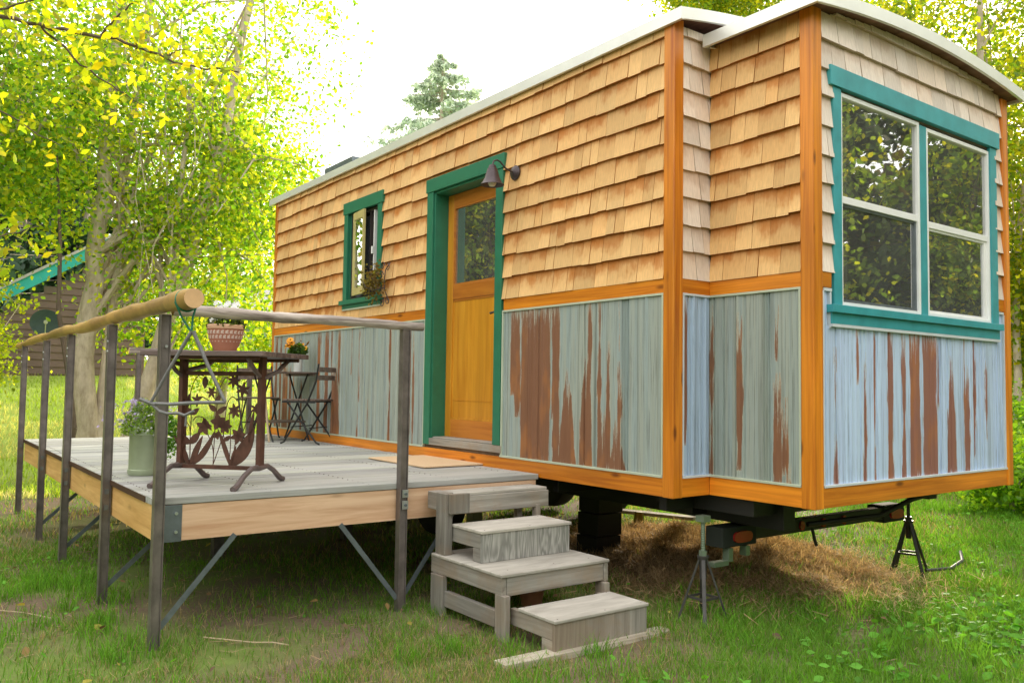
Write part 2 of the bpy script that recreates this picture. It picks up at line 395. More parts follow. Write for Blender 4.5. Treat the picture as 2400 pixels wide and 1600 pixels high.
# ------------------------------------------------------------------ ground
def ground():
    xs = np.unique(np.concatenate([np.linspace(-400, -32, 14), np.linspace(-30, -9, 43), np.linspace(-8.8, 6, 150), np.linspace(6.5, 30, 30), np.linspace(35, 400, 12)]))
    ys = np.unique(np.concatenate([np.linspace(-400, -32, 12), np.linspace(-30, -7, 30), np.linspace(-6.5, 9, 150), np.linspace(9.5, 30, 30), np.linspace(35, 400, 12)]))
    X, Y = np.meshgrid(xs, ys); Z = G0 + hills(X, Y)
    V = np.stack([X.ravel(), Y.ravel(), Z.ravel()], 1); nx = len(xs); ny = len(ys)
    i, j = np.meshgrid(np.arange(nx - 1), np.arange(ny - 1)); a = (j * nx + i).ravel()
    F = np.stack([a, a + 1, a + nx + 1, a + nx], 1)
    t = NT('lawn_soil'); v = t.coord((1, 1, 1))
    n = t.noise(v, .9, 6, .6); n2 = t.noise(v, 14, 6, .7); n3 = t.noise(v, 70, 3, .7)
    g = t.mix(n2, (.11, .17, .035), (.22, .28, .08)); d = t.mix(n3, (.10, .072, .048), (.27, .205, .14))
    c = t.mix(t.ramp(n, [(.42, 0.0), (.6, 1.0)]), d, g)
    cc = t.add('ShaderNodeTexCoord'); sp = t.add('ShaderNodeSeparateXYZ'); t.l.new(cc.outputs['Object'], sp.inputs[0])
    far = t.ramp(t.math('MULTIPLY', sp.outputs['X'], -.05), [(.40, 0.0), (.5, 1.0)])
    c = t.mix(far, c, t.mix(n2, (.26, .38, .06), (.42, .50, .12)))  # far lawn brightened, sunlight put into the ground colour
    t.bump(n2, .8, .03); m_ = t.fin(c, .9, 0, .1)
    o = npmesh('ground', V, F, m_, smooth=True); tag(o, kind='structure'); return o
ground()

def blades(name, P, h, w, colr, mat, lean=.5, kind='stuff', label=None, cat=None, flat=0):
    """5-vert blades as 2 triangles + quad -> emitted as quads (2 quads per blade)"""
    n = len(P); a = NR.uniform(0, 2 * math.pi, n); la = NR.uniform(0, 2 * math.pi, n); le = NR.uniform(.1, 1, n) * lean
    dx = np.cos(a) * w / 2; dy = np.sin(a) * w / 2; lx = np.cos(la) * le * h; ly = np.sin(la) * le * h
    V = np.zeros((n, 6, 3), np.float32)
    b = P.copy(); mid = P + np.stack([lx * .35, ly * .35, h * .55 * (1 - flat)], 1); top = P + np.stack([lx, ly, h * (1 - flat)], 1)
    D = np.stack([dx, dy, np.zeros(n)], 1)
    V[:, 0] = b - D; V[:, 1] = b + D; V[:, 2] = mid + D * .8; V[:, 3] = mid - D * .8; V[:, 4] = top + D * .12; V[:, 5] = top - D * .12
    k = np.arange(n) * 6
    F = np.concatenate([np.stack([k, k + 1, k + 2, k + 3], 1), np.stack([k + 3, k + 2, k + 4, k + 5], 1)])
    C = np.concatenate([colr * .8, colr])
    o = npmesh(name, V.reshape(-1, 3), F, mat, colr=C); tag(o, label, cat, kind=kind); return o

def vnoise(x, y, s, seed=0):
    return .5 + .25 * (np.sin(x * s + seed) * np.cos(y * s * 1.13 + seed * 2) + np.sin(x * s * 2.3 + y * s * 1.7 + seed * 3) * .6 + np.sin(y * s * 3.1 - x * s * 1.1 + seed) * .4)
def in_rect(x, y, r): return (x > r[0]) & (x < r[1]) & (y > r[2]) & (y < r[3])
def scatter(n, x0, x1, y0, y1, dens):
    x = NR.uniform(x0, x1, n); y = NR.uniform(y0, y1, n)
    d = np.hypot(x - CAM.x, y - CAM.y); keep = NR.uniform(0, 1, n) < dens(x, y, d)
    # only where the photo could see it (with generous side margin)
    dx = x - CAM.x; dy = y - CAM.y; fx = dx * CF.x + dy * CF.y; rx = dx * CR.x + dy * CR.y
    keep &= (fx > 1.2) & (np.abs(rx) < fx * .85 + .6)
    return x[keep], y[keep]
def grass():
    def dens(x, y, d):
        v = vnoise(x, y, 1.7, 2) * .6 + vnoise(x, y, 5.2, 5) * .4
        under = ((y > -2.4) & (y < 2.6) & (x < -1.2)) * .55
        bare = np.exp(-(((x + 1.0) / 1.6) ** 2 + ((y + 2.9) / .6) ** 2)) * .6
        k = np.clip((v - .26) * 2.6, .08, 1) * np.clip(1 - under, .1, 1) * np.clip(1 - bare, .1, 1)
        hay = np.exp(-(((x + .9) / 1.0) ** 2 + ((y - 1.6) / .8) ** 2)); k = k * np.clip(1 - hay * 1.3, .05, 1)
        k = k * np.where((vnoise(x, y, 1.25, 7) > .56) & (x < -.1) & (y < 1), .22, 1.0)
        return k * np.clip(5.2 / np.maximum(d, 4.2), .0, 1) ** 2.0
    x, y = scatter(1400000, -9, 3.6, -4.6, 8, dens)
    m_ = ~in_rect(x, y, (.02, .03, -1.2, -.1)); x = x[m_]; y = y[m_]
    n = len(x); v = vnoise(x, y, .9, 1); d = np.hypot(x - CAM.x, y - CAM.y)
    lush = np.clip((x - .2) * .8 + (y + .5) * .25, 0, 1.0)
    h = NR.uniform(.018, .055, n) * (1 + vnoise(x, y, 3.3, 9) * .5 + lush * .5); w = NR.uniform(.0022, .0045, n) * np.clip(d / 4.5, 1, 2.2)
    dry = (NR.uniform(0, 1, n) < (.36 - lush * .34 + (v - .5) * .8))[:, None]
    g = np.array([.115, .29, .04]) * NR.uniform(.6, 1.35, (n, 1)) + np.array([.06, .03, .0]) * NR.uniform(0, 1, (n, 1))
    g = g * np.where((y > 3.0), 1.15, 1.0)[:, None]
    t = np.array([.46, .36, .21]) * NR.uniform(.5, 1.2, (n, 1))
    C = np.where(dry, t, g)
    P = np.stack([x, y, G0 + hills(x, y)], 1)
    blades('grass', P, h * np.where(dry[:, 0], .8, 1), w, C, M['grass'], .9, label='short patchy lawn grass with dry blades around the trailer and steps', cat='grass')
    # far lawn on the left: sunlight and cream sun patches put into blade colours
    N = 160000; x = NR.uniform(-26, -7.5, N); y = NR.uniform(-9, 6, N)
    d = np.hypot(x - CAM.x, y - CAM.y); fx = (x - CAM.x) * CF.x + (y - CAM.y) * CF.y; rx = (x - CAM.x) * CR.x + (y - CAM.y) * CR.y
    k = (np.abs(rx) < fx * .8) & (NR.uniform(0, 1, N) < np.clip(10 / d, 0, 1) ** 1.2); x = x[k]; y = y[k]; n = len(x)
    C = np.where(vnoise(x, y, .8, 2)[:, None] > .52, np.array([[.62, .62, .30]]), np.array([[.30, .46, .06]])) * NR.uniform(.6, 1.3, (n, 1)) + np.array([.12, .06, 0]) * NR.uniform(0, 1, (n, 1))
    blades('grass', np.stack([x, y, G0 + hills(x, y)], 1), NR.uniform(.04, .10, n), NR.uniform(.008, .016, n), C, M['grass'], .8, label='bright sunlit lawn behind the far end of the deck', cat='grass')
    # dense clumps
    xs, ys = [], []
    for i in range(420):
        if i < 90: cx, cy = NR.uniform(-3.2, .3), NR.uniform(-4.2, -2.4)
        elif i < 260: cx, cy = NR.uniform(-.3, 2.6), NR.uniform(-2.2, 4)
        else: cx, cy = NR.uniform(-3.5, 1.5), NR.uniform(2.8, 7)
        m_ = int(NR.uniform(30, 90)); r = NR.uniform(.03, .12); xs.append(cx + NR.normal(0, r, m_)); ys.append(cy + NR.normal(0, r, m_))
    x = np.concatenate(xs); y = np.concatenate(ys); n = len(x)
    C = np.array([.12, .30, .035]) * NR.uniform(.6, 1.4, (n, 1)) + np.array([.05, .05, 0]) * NR.uniform(0, 1, (n, 1))
    blades('grass_clumps', np.stack([x, y, G0 + hills(x, y)], 1), NR.uniform(.04, .13, n), NR.uniform(.003, .006, n), C, M['grass'], .8, label='taller green grass tufts scattered over the lawn', cat='grass')
grass()

def leaf_np(P, N, size, elong=1.5, fold=.15):
    """diamond-ish leaves: returns V,F. P centre, N normal-ish random"""
    n = len(P); a = NR.normal(0, 1, (n, 3)); N = N / (np.linalg.norm(N, axis=1, keepdims=True) + 1e-9)
    a -= (a * N).sum(1, keepdims=True) * N; a /= np.linalg.norm(a, axis=1, keepdims=True) + 1e-9
    b = np.cross(N, a); L = (size * elong / 2)[:, None]; W = (size / 2)[:, None]
    V = np.zeros((n, 6, 3), np.float32)
    V[:, 0] = P - a * L; V[:, 1] = P - a * L * .25 + b * W + N * W * fold; V[:, 2] = P + a * L * .45 + b * W * .75 + N * W * fold
    V[:, 3] = P + a * L * 1.1; V[:, 4] = P + a * L * .45 - b * W * .75 + N * W * fold; V[:, 5] = P - a * L * .25 - b * W + N * W * fold
    k = np.arange(n) * 6
    F = np.concatenate([np.stack([k, k + 1, k + 2, k + 3], 1), np.stack([k, k + 3, k + 4, k + 5], 1)])
    return V.reshape(-1, 3), F
def broadleaf_cover():
    dens = lambda x, y, d: np.clip(vnoise(x, y, 2.1, 3) * 1.3 - .35, 0, 1) * np.clip(.25 + (x - .3) * .8 + np.clip(y - 2.6, 0, 1), .06, 1)
    x, y = scatter(90000, -4, 3.2, -3.5, 7, dens)
    k = ~((x < .6) & (y < 2.7) & (y > -2.5)) | (NR.uniform(0, 1, len(x)) < .12); x = x[k]; y = y[k]; n = len(x)
    P = np.stack([x, y, G0 + hills(x, y) + NR.uniform(.015, .075, n)], 1); N = NR.normal(0, .45, (n, 3)); N[:, 2] = 1
    V, F = leaf_np(P, N, NR.uniform(.012, .028, n) * (1 + .6 * np.clip(x, 0, 1)), 1.6)
    C = np.array([.12, .31, .04]) * NR.uniform(.55, 1.5, (n, 1)); C = np.concatenate([C, C * .93])
    o = npmesh('clover', V, F, M['grass'], colr=C); tag(o, 'broad leaved clover and weeds growing through the lawn at lower right', 'clover', kind='stuff')
broadleaf_cover()

def hay():
    n = 90000
    x = np.concatenate([NR.normal(-1.45, .5, n // 2), NR.normal(-.5, .42, n // 2)]); y = np.concatenate([NR.normal(1.6, .42, n // 2), NR.normal(1.5, .45, n // 2)])
    cl = vnoise(x, y, 6, 4); P = np.stack([x, y, G0 + hills(x, y) + NR.uniform(0, .12, n) * cl], 1)
    a = NR.uniform(0, 2 * math.pi, n) * .5 + vnoise(x, y, 3, 8) * 6; L = NR.uniform(.04, .13, n); dz = NR.normal(.015, .05, n)
    d = np.stack([np.cos(a) * L, np.sin(a) * L, dz], 1); w = np.stack([-np.sin(a), np.cos(a), NR.normal(0, .5, n)], 1) * .0022
    V = np.zeros((n, 4, 3), np.float32); V[:, 0] = P - d / 2 - w; V[:, 1] = P - d / 2 + w; V[:, 2] = P + d / 2 + w * .5; V[:, 3] = P + d / 2 - w * .5
    k = np.arange(n) * 4
    C = np.where(P[:, 1:2] > 1.15, np.array([[.80, .60, .34]]), np.array([[.42, .29, .15]])) * NR.uniform(.45, 1.25, (n, 1))  # paler where low sun reaches under the floor, sunlight put into the colour
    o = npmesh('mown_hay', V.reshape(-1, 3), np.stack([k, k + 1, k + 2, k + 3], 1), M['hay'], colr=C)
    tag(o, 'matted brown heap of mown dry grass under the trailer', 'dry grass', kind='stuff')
    # litter of dry straw on the near lawn
    n = 16000; x, y = scatter(n, -5, 3, -4.4, 3, lambda x, y, d: .6 + 0 * x); n = len(x)
    P = np.stack([x, y, G0 + hills(x, y) + NR.uniform(.005, .03, n)], 1); a = NR.uniform(0, 2 * math.pi, n); L = NR.uniform(.02, .10, n)
    d = np.stack([np.cos(a) * L, np.sin(a) * L, NR.normal(0, .008, n)], 1); w = np.stack([-np.sin(a), np.cos(a), NR.normal(0, .3, n)], 1) * .0016
    V = np.zeros((n, 4, 3), np.float32); V[:, 0] = P - d / 2 - w; V[:, 1] = P - d / 2 + w; V[:, 2] = P + d / 2 + w; V[:, 3] = P + d / 2 - w
    k = np.arange(n) * 4; C = np.array([.40, .29, .17]) * NR.uniform(.4, 1.2, (n, 1))
    o = npmesh('straw_litter', V.reshape(-1, 3), np.stack([k, k + 1, k + 2, k + 3], 1), M['hay'], colr=C)
    tag(o, 'loose dry straw strewn over the lawn in front of the deck', 'straw', kind='stuff')
hay()

def fallen_leaves():
    x, y = scatter(1400, -4.5, 2.8, -4.3, 5, lambda x, y, d: .22 + 0 * x); n = len(x)
    P = np.stack([x, y, G0 + hills(x, y) + NR.uniform(.02, .05, n)], 1); N = NR.normal(0, .4, (n, 3)); N[:, 2] = 1
    V, F = leaf_np(P, N, NR.uniform(.02, .04, n), 1.6, .25)
    C = np.array([(.42, .27, .10), (.50, .42, .08), (.28, .17, .09), (.20, .13, .08)])[NR.integers(0, 4, n)] * NR.uniform(.6, 1.2, (n, 1))
    o = npmesh('fallen_leaves', V, F, M['hay'], colr=np.concatenate([C, C])); tag(o, 'scattered brown and yellow fallen leaves on the lawn', 'leaves', kind='stuff')
fallen_leaves()

# ------------------------------------------------------------------ tiny house
E_, D_, W_ = .703, .313, 2.257           # bay extension, inset, bay width
LEN = 6.295; BY = 2.88                    # body length / depth
YB = D_ + W_
H = thing('tiny_house', 'cedar shingled tiny house on a trailer with peeling painted siding and teal window trim', 'tiny house', (-3, 1.4, G0))
ZB0, ZB1, ZM = 1.179, 1.262, .12
def arch(y, y0, y1, zedge, h): 
    c = (y0 + y1) / 2; return zedge + h * (1 - ((y - c) / ((y1 - y0) / 2)) ** 2)
mainarch = lambda y: arch(y, -.05, 2.93, 2.752, .15)
bayarch = lambda y: arch(y, .20, 2.68, 2.662, .09)

# frame mapping for each wall: (s, z, n) -> xyz ; n outward
W_main = lambda s, z, n: Vector((s, -n, z))
W_ret = lambda s, z, n: Vector((n, s, z))
W_bay = lambda s, z, n: Vector((s, D_ - n, z))
W_end = lambda s, z, n: Vector((E_ + n, s, z))
def wbox(mb, W, s0, s1, z0, z1, n0, n1, c=None):
    vs = [W(s, z, n) for n in (n0, n1) for z in (z0, z1) for s in (s0, s1)]
    mb.quadmesh(vs, [(0, 2, 3, 1), (4, 5, 7, 6), (0, 1, 5, 4), (2, 6, 7, 3), (0, 4, 6, 2), (1, 3, 7, 5)], c)

def shingles(name, W, s0, s1, zt, holes, mat, z0=ZB1, seed=1, depthmax=1.0):
    r = random.Random(seed); mb = MB(); z = z0; ci = 0
    EXP = .1605
    while True:
        zb = z0 + ci * EXP
        if zb > 2.95: break
        s = s0 - r.uniform(0, .08)
        ends = []
        while s < s1:
            w = r.choice([.075, .09, .11, .13, .155, .18, .2]) * r.uniform(.9, 1.1); ends.append((s, s + w)); s += w
        for (a, b) in ends:
            a = max(a, s0); b = min(b, s1)
            if b - a < .006: continue
            dz = r.gauss(0, .0022) + .003 * math.sin(a * 5 + ci * 2.1); tb = .020 + r.uniform(0, .007)
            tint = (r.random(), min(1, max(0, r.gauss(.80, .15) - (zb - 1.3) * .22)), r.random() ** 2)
            cuts = sorted({a, b} | {q for h in holes for q in (h[0], h[1]) if a < q < b})
            for p0, p1 in zip(cuts[:-1], cuts[1:]):
                segs = [(zb + dz if ci else zb, zb + EXP + .012)]
                mid = (p0 + p1) / 2
                for h in holes:
                    if h[0] <= mid <= h[1]:
                        ns = []
                        for (q0, q1) in segs:
                            if q1 <= h[2] or q0 >= h[3]: ns.append((q0, q1)); continue
                            if q0 < h[2]: ns.append((q0, h[2]))
                            if q1 > h[3]: ns.append((h[3], q1))
                        segs = ns
                for (q0, q1) in segs:
                    top = zt(mid) if callable(zt) else zt
                    q1 = min(q1, top)
                    if q1 - q0 < .004: continue
                    g = .0017 if r.random() < .6 else .0007; e0 = p0 + (g if p0 == a else 0); e1 = p1 - (g if p1 == b else 0)
                    nn = lambda zz: tb + (.002 - tb) * (zz - zb) / (EXP + .012) + .001
                    n0 = nn(q0); n1 = nn(q1); v0 = (q0 - zb) / EXP; v1 = (q1 - zb) / EXP
                    A, B_, C_, D2 = W(e0, q0, n0), W(e1, q0, n0), W(e1, q1, n1), W(e0, q1, n1)
                    uu = ci * 13.7
                    mb.face([A, B_, C_, D2], [(e0 + uu, v0 + ci * 7), (e1 + uu, v0 + ci * 7), (e1 + uu, v1 + ci * 7), (e0 + uu, v1 + ci * 7)], tint)
                    Ai, Bi = W(e0, q0, 0), W(e1, q0, 0); Ci, Di = W(e1, q1, 0), W(e0, q1, 0)
                    dk = (0, 1, 0)
                    mb.face([Ai, Bi, B_, A], [(e0 + uu, ci * 7 + .99)] * 4, dk)
                    mb.face([Ai, A, D2, Di], [(e0 + uu, ci * 7 + .99)] * 4, dk); mb.face([B_, Bi, Ci, C_], [(e0 + uu, ci * 7 + .99)] * 4, dk)
        ci += 1
    # v must be 0..1 within a course: keep fractional part through a second pass
    mb.uv = [[(p[0], p[1] - math.floor((p[1] + 1) / 7) * 7) for p in q] for q in mb.uv]
    return mb.build(name, mat, H)

door_hole = (-2.72, -1.70, 0, 2.30); win_hole = (-4.34, -3.64, 1.40, 2.36); big_hole = (.49, 2.41, 1.0, 2.36)
shingles('shingle_cladding', W_main, -LEN + .04, -.055, lambda s: 2.76, [door_hole, win_hole], M['shingle'], seed=3)
shingles('shingle_cladding', W_bay, .016, E_ - .055, lambda s: 2.70, [], M['shingle'], seed=8)
shingles('shingle_cladding', W_ret, .055, D_, lambda s: 2.76, [], M['shingle_skylit'], seed=5)
shingles('shingle_cladding', W_end, D_ + .06, YB - .05, lambda s: bayarch(s) + .01, [big_hole], M['shingle_skylit'], seed=13)

# wall shell (sheathing) with openings
def sheath():
    mb = MB()
    def wall(W, s0, s1, z0, z1, holes, th=.10):
        xs = sorted({s0, s1} | {q for h in holes for q in (max(s0, h[0]), min(s1, h[1]))})
        for a, b in zip(xs[:-1], xs[1:]):
            hh = [h for h in holes if h[0] <= (a + b) / 2 <= h[1]]
            if not hh: wbox(mb, W, a, b, z0, z1, -th, -.002)
            else:
                h = hh[0]
                if h[2] > z0: wbox(mb, W, a, b, z0, h[2], -th, -.002)
                if h[3] < z1: wbox(mb, W, a, b, h[3], z1, -th, -.002)
    wall(W_main, -LEN, -.11, .001, 2.75, [(-2.72, -1.70, .19, 2.27), (-4.31, -3.67, 1.46, 2.33)])
    wall(W_bay, -.001, E_ - .11, .001, 2.68, [])
    wall(W_end, D_ + .002, YB, .001, 2.655, [(.55, 2.35, 1.08, 2.29)])
    wall(lambda s, z, n: Vector((s, BY + n, z)), -LEN, -.001, .001, 2.75, [])
    wall(lambda s, z, n: Vector((s, YB + n, z)), .0, E_ - .11, .001, 2.65, [])
    wall(lambda s, z, n: Vector((-LEN - n, s, z)), .12, BY - .12, .001, 2.75, [])
    wall(W_ret, .002, D_ - .003, .002, 2.74, []); wall(W_ret, YB + .003, BY - .103, .002, 2.74, [])
    return mb.build('wall_sheathing', M['interior'], H)
sheath()
mb = MB()
mb.box(-LEN + .01, -.02, .01, BY - .01, .003, .03); mb.box(-.02, E_ - .01, D_ + .01, YB - .01, .003, .03)
mb.build('floor', M['interior'], H)
# interior clutter glimpsed behind glass: partition, shelf and pale curtain
mb = MB(); mb.box(-1.4, -1.36, .2, 2.7, .04, 2.6); mb.box(-4.6, -4.56, .2, 2.7, .04, 2.6); mb.build('partition', M['interior'], H)
mb = MB()
for k in range(12):
    s = .60 + k * .028; mb.tube([(E_ - .17 + .012 * math.sin(k * 2.2), s, 1.10), (E_ - .17 + .01 * math.cos(k * 2), s, 2.26)], .017, 6)
mb.build('curtain', plain('curtain_cloth', (.42, .40, .33), .9), H, smooth=True)

# lower siding panels
def siding(name, W, s0, s1, z0, z1, streaks, mat, seed, ribs=1.0):
    r = random.Random(seed); ds = .006; ns = int((s1 - s0) / ds); dz = .022; nz = int((z1 - z0) / dz)
    prof = []
    # rib features: (centre, halfwidth, depth)
    feats = []; s = s0 + .01
    while s < s1:
        k = r.random()
        if k < .55:
            feats.append((s, .0060, -.013)); s += r.choice([.012, .018, .026, .04])
        elif k < .75:
            feats.append((s, .012, .009)); s += .05
        else: s += r.choice([.05, .09, .13])
    for i in range(ns + 1):
        ss = s0 + (s1 - s0) * i / ns; n = .004
        for (c, w, d) in feats:
            if abs(ss - c) < w: n += d * (1 - abs(ss - c) / w) ** .6
        prof.append((ss, n))
    V = []; F = []; ru = []
    for j in range(nz + 1):
        z = z0 + (z1 - z0) * j / nz; zz = (z - z0) / (z1 - z0)
        for (ss, n) in prof:
            V.append(W(ss, z, n + .006))
            best = -1
            for (a, b, t0, t1, ramp_) in streaks:
                # a,b edges (in s) ; visible for zz in t0..t1 ; ramp_ >0 widens to the bottom
                c = (a + b) / 2; hw = (b - a) / 2
                k = (t1 - zz) / max(.01, t1 - t0)
                hw2 = hw * (1 + ramp_ * .7 * (k - .5)) + .004 * math.sin(z * 9 + c * 37) + .002 * math.sin(z * 31 + c * 91)
                e = min((zz - t0) * 9 + .3, (t1 - zz) * 2.6 + .02)
                q = (hw2 - abs(ss - c)) / .016
                q = min(q, e) if (zz < t1 + .12 and zz > t0 - .05) else -1
                best = max(best, q)
            ru.append(.5 + .5 * max(-1, min(1, best)))
    w = len(prof)
    for j in range(nz):
        for i in range(w - 1):
            F.append((j * w + i, j * w + i + 1, (j + 1) * w + i + 1, (j + 1) * w + i))
    off = base(H); me = bpy.data.meshes.new(name); me.from_pydata([v - off for v in V], [], F)
    at = me.attributes.new('rust', 'FLOAT', 'POINT'); at.data.foreach_set('value', ru)
    me.materials.append(mat); o = bpy.data.objects.new(name, me); link(o, H); return o
S_main = [(-1.565, -1.50, .45, 1, .2), (-1.51, -1.45, .3, .95, .2), (-1.44, -1.11, .0, 1, -.05), (-1.435, -1.40, 0, .5, -.3), (-1.09, -1.055, .3, 1, 0), (-1.075, -1.01, 0, 1, .1),
          (-.985, -.865, 0, .50, 1.7), (-.985, -.90, 0, .12, .6), (-.79, -.69, 0, .55, 1.0), (-.725, -.689, .3, 1, .2), (-.63, -.602, 0, 1, .5), (-.62, -.51, 0, .22, .6), (-.555, -.515, 0, .65, .4),
          (-.50, -.405, 0, .22, 1.3), (-.445, -.415, 0, .52, .2), (-.44, -.43, .72, .9, 0)]
siding('metal_siding', W_main, -1.66, -.060, ZM, ZB0, S_main, M['siding'], 2)
S_left = [(-6.22, -6.15, 0, 1, 0), (-6.08, -6.03, 0, 1, 0), (-5.98, -5.82, 0, .62, .3), (-5.93, -5.90, .4, 1, 0), (-5.78, -5.70, 0, .6, .2), (-5.66, -5.63, .3, 1, 0), (-5.45, -5.41, 0, .5, 0), (-5.01, -4.94, 0, 1, .1), (-4.80, -4.73, 0, 1, .3), (-4.67, -4.62, .55, 1, -.3), (-4.64, -4.46, 0, .55, .8), (-4.50, -4.45, .5, 1, 0), (-4.2, -4.18, .6, 1, 0), (-4.03, -4.0, .35, 1, 0), (-4.05, -4.02, 0, .2, .6), (-3.84, -3.82, 0, .3, .4), (-3.42, -3.385, 0, 1, .2), (-3.06, -3.03, .1, 1, 0), (-2.99, -2.96, 0, .8, 0)]
siding('metal_siding', W_main, -LEN + .04, -2.775, ZM, ZB0, S_left, M['siding'], 4)
siding('metal_siding', W_ret, .058, D_ - .012, ZM, ZB0, [(.078, .115, .35, .96, -.5), (.082, .10, .2, .5, 0)], M['siding_ret_skylit'], 6)
siding('metal_siding', W_bay, .012, E_ - .060, ZM, ZB0, [(.014, .04, 0, .85, 0), (.217, .252, .08, .78, .1), (.462, .515, .0, .46, -.1), (.475, .49, .66, .8, 0), (.515, .56, .08, .33, 0), (.54, .57, .0, .06, 0)], M['siding'], 9)
S_end = [(.49, .525, 0, .16, .8), (.495, .515, .35, .62, 0), (.70, .735, .55, 1, -.2), (.785, .81, 0, .6, 0), (.77, .80, 0, .12, 0), (.88, .902, 0, 1, .1), (1.035, 1.09, 0, 1, .1), (1.195, 1.23, 0, .95, .1), (1.28, 1.40, 0, 1, .08), (1.435, 1.59, 0, 1, .1),
         (1.61, 1.63, .4, .7, 0), (1.745, 1.83, .02, .62, 1.5), (1.955, 2.02, 0, .55, 0), (1.95, 1.97, .3, 1, 0), (2.08, 2.11, .1, 1, -.2), (2.25, 2.27, .2, .6, 0)]
siding('metal_siding', W_end, D_ + .062, YB - .055, ZM, .975, [(a, b, t0 * 1.23, t1 * 1.23 if t1 < .8 else t1, q) for a, b, t0, t1, q in S_end], M['siding_skylit'], 12)
siding('metal_siding', W_end, D_ + .062, .452, .975, 1.158, [], M['siding_skylit'], 15); siding('metal_siding', W_end, 2.43, YB - .055, .975, 1.158, [], M['siding_skylit'], 16)

# horizontal bands, sill beam, corner posts
mb = MB(); wbox(mb, W_main, -LEN + .04, -2.77, ZB0, ZB1, 0, .019); wbox(mb, W_main, -1.65, -.055, ZB0, ZB1, 0, .019); wbox(mb, W_bay, .02, E_ - .055, ZB0, ZB1, 0, .019); mb.build('trim_band', M['orange_x'], H, bevel=.002)
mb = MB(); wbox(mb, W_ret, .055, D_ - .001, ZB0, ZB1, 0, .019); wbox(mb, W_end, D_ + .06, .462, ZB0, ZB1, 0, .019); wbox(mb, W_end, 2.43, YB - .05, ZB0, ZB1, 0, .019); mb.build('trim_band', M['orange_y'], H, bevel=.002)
mb = MB(); wbox(mb, W_main, -LEN + .0, -.055, 0, ZM - .012, -.03, .022); wbox(mb, W_bay, .022, E_ - .055, 0, ZM - .012, -.03, .022); mb.build('sill_beam', M['orange_x'], H, bevel=.002)
mb = MB(); wbox(mb, W_ret, .055, D_ - .0225, 0, ZM - .012, -.03, .022); wbox(mb, W_end, D_ + .06, YB - .05, 0, ZM - .012, -.03, .022); mb.build('sill_beam', M['orange_y'], H, bevel=.002)
for (x0, x1, y0, y1, z1) in ((-.058, .024, -.024, .058, 2.80), (E_ - .058, E_ + .024, D_ - .024, D_ + .062, 2.70), (E_ - .078, E_ + .03, YB - .052, YB + .03, 2.675), (-LEN - .02, -LEN + .042, -.028, .05, 2.79)):
    mb = MB(); mb.box(x0, x1, y0, y1, -.004, z1); mb.build('corner_post', M['orange_z'], H, bevel=.006)
# pale flashing frames around the siding
def frame(W, s0, s1, z0, z1, mat, w=.013, n=.022, sides=(1, 1, 1, 1)):
    mb = MB()
    if sides[0]: wbox(mb, W, s0, s1, z0 - w, z0, 0, n + .006)
    if sides[1]: wbox(mb, W, s0, s1, z1 - w, z1, 0, n)
    if sides[2]: wbox(mb, W, s0, s0 + w, z0 + .0005, z1 - w - .0005, 0, n)
    if sides[3]: wbox(mb, W, s1 - w, s1, z0 + .0005, z1 - w - .0005, 0, n)
    mb.build('flashing', mat, H, bevel=.001)
frame(W_main, -1.665, -.059, ZM, ZB0, M['flash']); frame(W_main, -LEN + .042, -2.772, ZM, ZB0, M['flash'])
frame(W_ret, .059, D_ - .001, ZM, ZB0, M['flash_skylit'], sides=(1, 1, 1, 0)); frame(W_bay, .024, E_ - .059, ZM, ZB0, M['flash'], sides=(1, 1, 0, 1))
frame(W_end, D_ + .063, YB - .052, ZM, ZB0 - .008, M['flash_skylit'], sides=(1, 0, 1, 1))
mb = MB(); wbox(mb, W_end, .385, .46, ZB0 - .02, ZB0 - .004, 0, .022); wbox(mb, W_end, .445, .458, .96, ZB0 - .021, 0, .02); wbox(mb, W_end, 2.44, 2.51, ZB0 - .02, ZB0 - .004, 0, .022); mb.build('flashing', M['flash_skylit'], H)

# roofs
def roof(x0, x1, y0, y1, fn, th, name='roof'):
    mb = MB(); N = 26; ys = [y0 + (y1 - y0) * i / N for i in range(N + 1)]
    for a, b in zip(ys[:-1], ys[1:]):
        za, zb = fn(a), fn(b)
        mb.quadmesh([(x0, a, za + th), (x1, a, za + th), (x1, b, zb + th), (x0, b, zb + th)], [(0, 1, 2, 3)])
        mb.quadmesh([(x1, a, za), (x1, b, zb), (x1, b, zb + th), (x1, a, za + th)], [(0, 1, 2, 3)])
        mb.quadmesh([(x0, a, za), (x0, b, zb), (x0, b, zb + th), (x0, a, za + th)], [(3, 2, 1, 0)])
        # inner lip of fascia
        mb.quadmesh([(x1 - .02, a, za), (x1, a, za), (x1, b, zb), (x1 - .02, b, zb)], [(0, 3, 2, 1)])
        mb.quadmesh([(x0, a, za), (x0 + .02, a, za), (x0 + .02, b, zb), (x0, b, zb)], [(0, 3, 2, 1)])
    for y in (y0, y1):
        s = -1 if y == y0 else 1
        yy0, yy1 = (y - .002, y + .02) if s < 0 else (y - .02, y + .002)
        mb.box(x0 + .001, x1 + .002, yy0, yy1, fn(y) - .001, fn(y) + th + .001)
    o = mb.build(name, M['metal_roof'], H, smooth=True, angle=35)
    mb = MB()
    for a, b in zip(ys[:-1], ys[1:]):
        za, zb = fn(a) + .018, fn(b) + .018
        mb.col = tuple([rnd.uniform(.75, 1.15)] * 3)
        mb.quadmesh([(x0 + .02, a, za), (x1 - .02, a, za), (x1 - .02, b, zb), (x0 + .02, b, zb)], [(0, 3, 2, 1)])
    mb.build('soffit', M['soffit'], H)
roof(-6.46, .10, -.05, 2.93, mainarch, .07)
roof(.045, .815, .20, 2.68, bayarch, .072)
